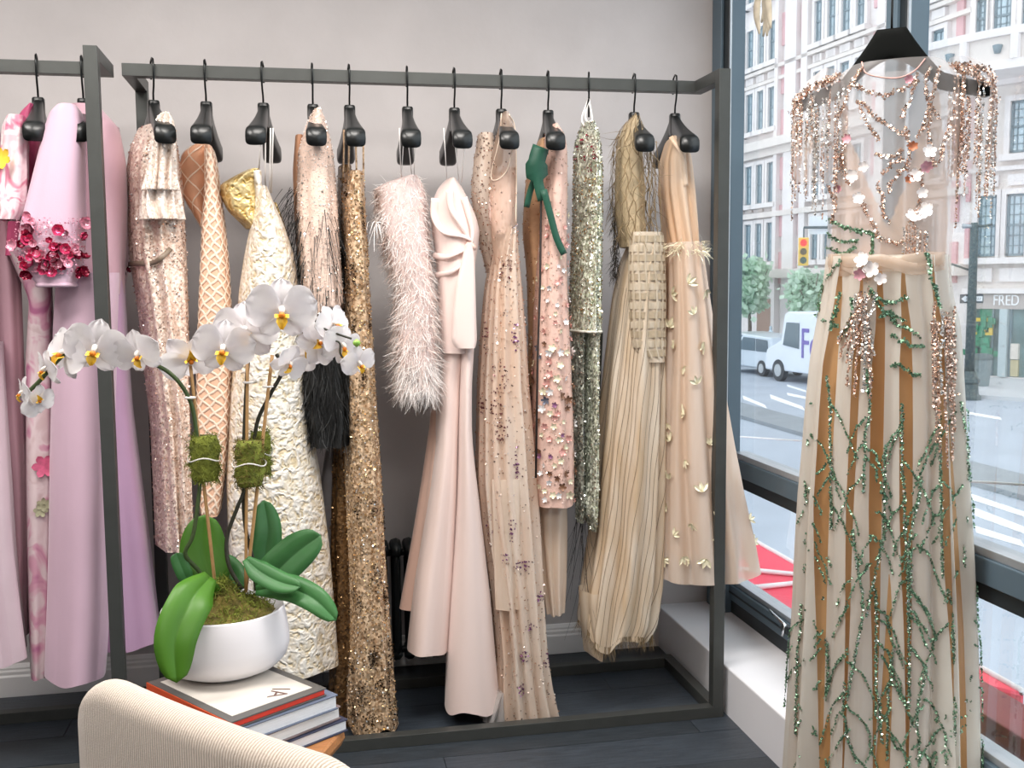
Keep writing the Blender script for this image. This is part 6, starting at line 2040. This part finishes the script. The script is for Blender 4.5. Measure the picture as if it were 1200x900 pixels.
# --- street trees
bark = plain('bark', s2l(120, 108, 98), .9, noise=.2, nscale=4)
def tree(px, py, top_px, wpx, label, seed, col):
    r_ = np.random.default_rng(seed)
    b = on(px, py, 2, GZ + .14)
    D = float((b - CAM) @ AF)
    zt = dep(px, top_px, D)[2]
    t = thing('street_tree', b, label, 'tree', 'street trees across the road')
    zc = GZ + 2.1
    MB().tube([b, b + [.1, 0, 1.5], b * [1, 1, 0] + [0, 0, (zc + zt) / 2]], [.14, .11, .05], 8).build('trunk', bark, t, smooth=True)
    for k in range(5):
        a = r_.uniform(0, 6.28)
        MB().tube([b + [.05, 0, 2.2], b * [1, 1, 0] + [math.cos(a) * 1.1, math.sin(a) * 1.1, (zc + zt) / 2 + r_.uniform(-.5, 1)]], [.06, .02], 6).build('branch', bark, t, smooth=True)
    R = wpx * D / FPX / 2
    n = 3600
    cl = r_.normal(0, 1, (26, 3))
    cl = cl / np.linalg.norm(cl, axis=1, keepdims=True) * r_.uniform(.35, .8, (26, 1))
    i = r_.integers(0, 26, n)
    P = cl[i] + r_.normal(0, .17, (n, 3))
    P = P * [R, R, (zt - zc) / 2] + b * [1, 1, 0] + [0, 0, (zt + zc) / 2]
    lm_ = sheer('leaves_%d' % seed, s2l(*col), 1.0, transl=.4, col2=[c * .75 for c in s2l(*col)], nscale=2, stretch=(1, 1, 1))
    flakes('foliage', P, r_.normal(0, 1, (n, 3)), .34, lm_, t, r_, .3)
tree(876.4, 416.5, 300, 58, 'pale green street tree before the brown doorway', 501, (222, 246, 224))
tree(947.6, 425.4, 306, 58, 'pale green street tree behind the delivery truck', 502, (224, 247, 226))

# --- outside our window: red awning with white arms, dark red ledge
red = plain('red_awning_canvas', s2l(232, 62, 88), .7, noise=.05, nscale=4)
dred = plain('dark_red_ledge', s2l(136, 28, 44), .45, noise=.12, nscale=6)
ao = [on(868, 636, 0, 1.2), on(1198, 814, 0, 1.2)]
zo = ao[1][2]
t = thing('awning', (.42, 1.2, .3), 'red canvas awning with white arms below the window', 'awning')
yA, yB = on(862, 632, 0, 1.2)[1] + .2, ao[1][1]
sl_ = .30
iz = lambda x: zo + (1.2 - x) * sl_
MB().add([(1.2, yA, zo), (1.2, yB, zo), (.5, yB, iz(.5)), (.5, yA, iz(.5))], [(0, 1, 2, 3)]).build('canvas', red, t, solid=.012)
MB().add([(1.2, yA, zo), (1.2, yB, zo), (1.2, yB, zo - .14), (1.2, yA, zo - .14)], [(0, 1, 2, 3)]).build('valance', red, t, solid=.008)
MB().tube([(1.2, yA, zo + .01), (1.2, yB, zo + .01)], .014, 8).build('front_bar', white_paint, t, smooth=True)
for a, b in (((866, 672), (945, 679)), ((884, 694), (945, 687))):
    def cv(p):
        d = ray(*p)
        # meet the canvas plane z = zo + (1.2 - x) * sl_
        k = (zo + (1.2 - CAM[0]) * sl_ - CAM[2]) / (d[2] + d[0] * sl_)
        return CAM + d * k + [0, 0, .02]
    MB().tube([cv(a), cv(b)], .011, 8).build('awning_arm', white_paint, t, smooth=True)
wl = MB().box(.38, .52, YF, 1.2, -2.87, .02)
struct(wl.build('wall_outside', plain('facade_render', s2l(214, 216, 222), .8, noise=.04)))
l0, l1 = on(1150, 838, 0, .42), on(1200, 871, 0, .42)
MB_ = MB().box(.40, .54, -1.9, -.28, l0[2] - .1, l0[2] + .02)
struct(MB_.build('trim_7', dred, bevel=.004))['label'] = 'dark red painted ledge outside the window'
# thin white wires outside the panes
gw = thing('white_wires', (.6, .2, .3), 'thin white wires strung outside the window', 'railing')
for a, b, r_ in (((845, 510), (960, 518), .003), ((1120, 563), (1215, 569), .004), ((1120, 689), (1215, 691), .009)):
    MB().tube([on(a[0], a[1], 0, .62), on(b[0], b[1], 0, .62)], r_, 6).build('wire', white_paint, gw, smooth=True)
# dried bunch hanging in the head of the window
dr = thing('dried_bunch', on(895, 10, 0, .16), 'beige dried leaf bunch hanging at the top of the window corner', 'dried plant')
dm = plain('dried_beige', s2l(206, 196, 176), .8, noise=.2, nscale=30)
c0 = on(896, -30, 0, .16)
for k in range(7):
    a = rng.normal(0, .02)
    e_ = on(890 + k * 2.2, 32 + rng.uniform(-8, 12), 0, .16)
    sp = spline([c0, c0 * .5 + e_ * .5 + [0, rng.normal(0, .02), 0], e_], 10)
    cloth_strip(sp, .022 * np.sin(np.linspace(.15, 3.0, 10)) + .003, dm, 'dried_leaf', dr, ref=(-1, -.6, 0))
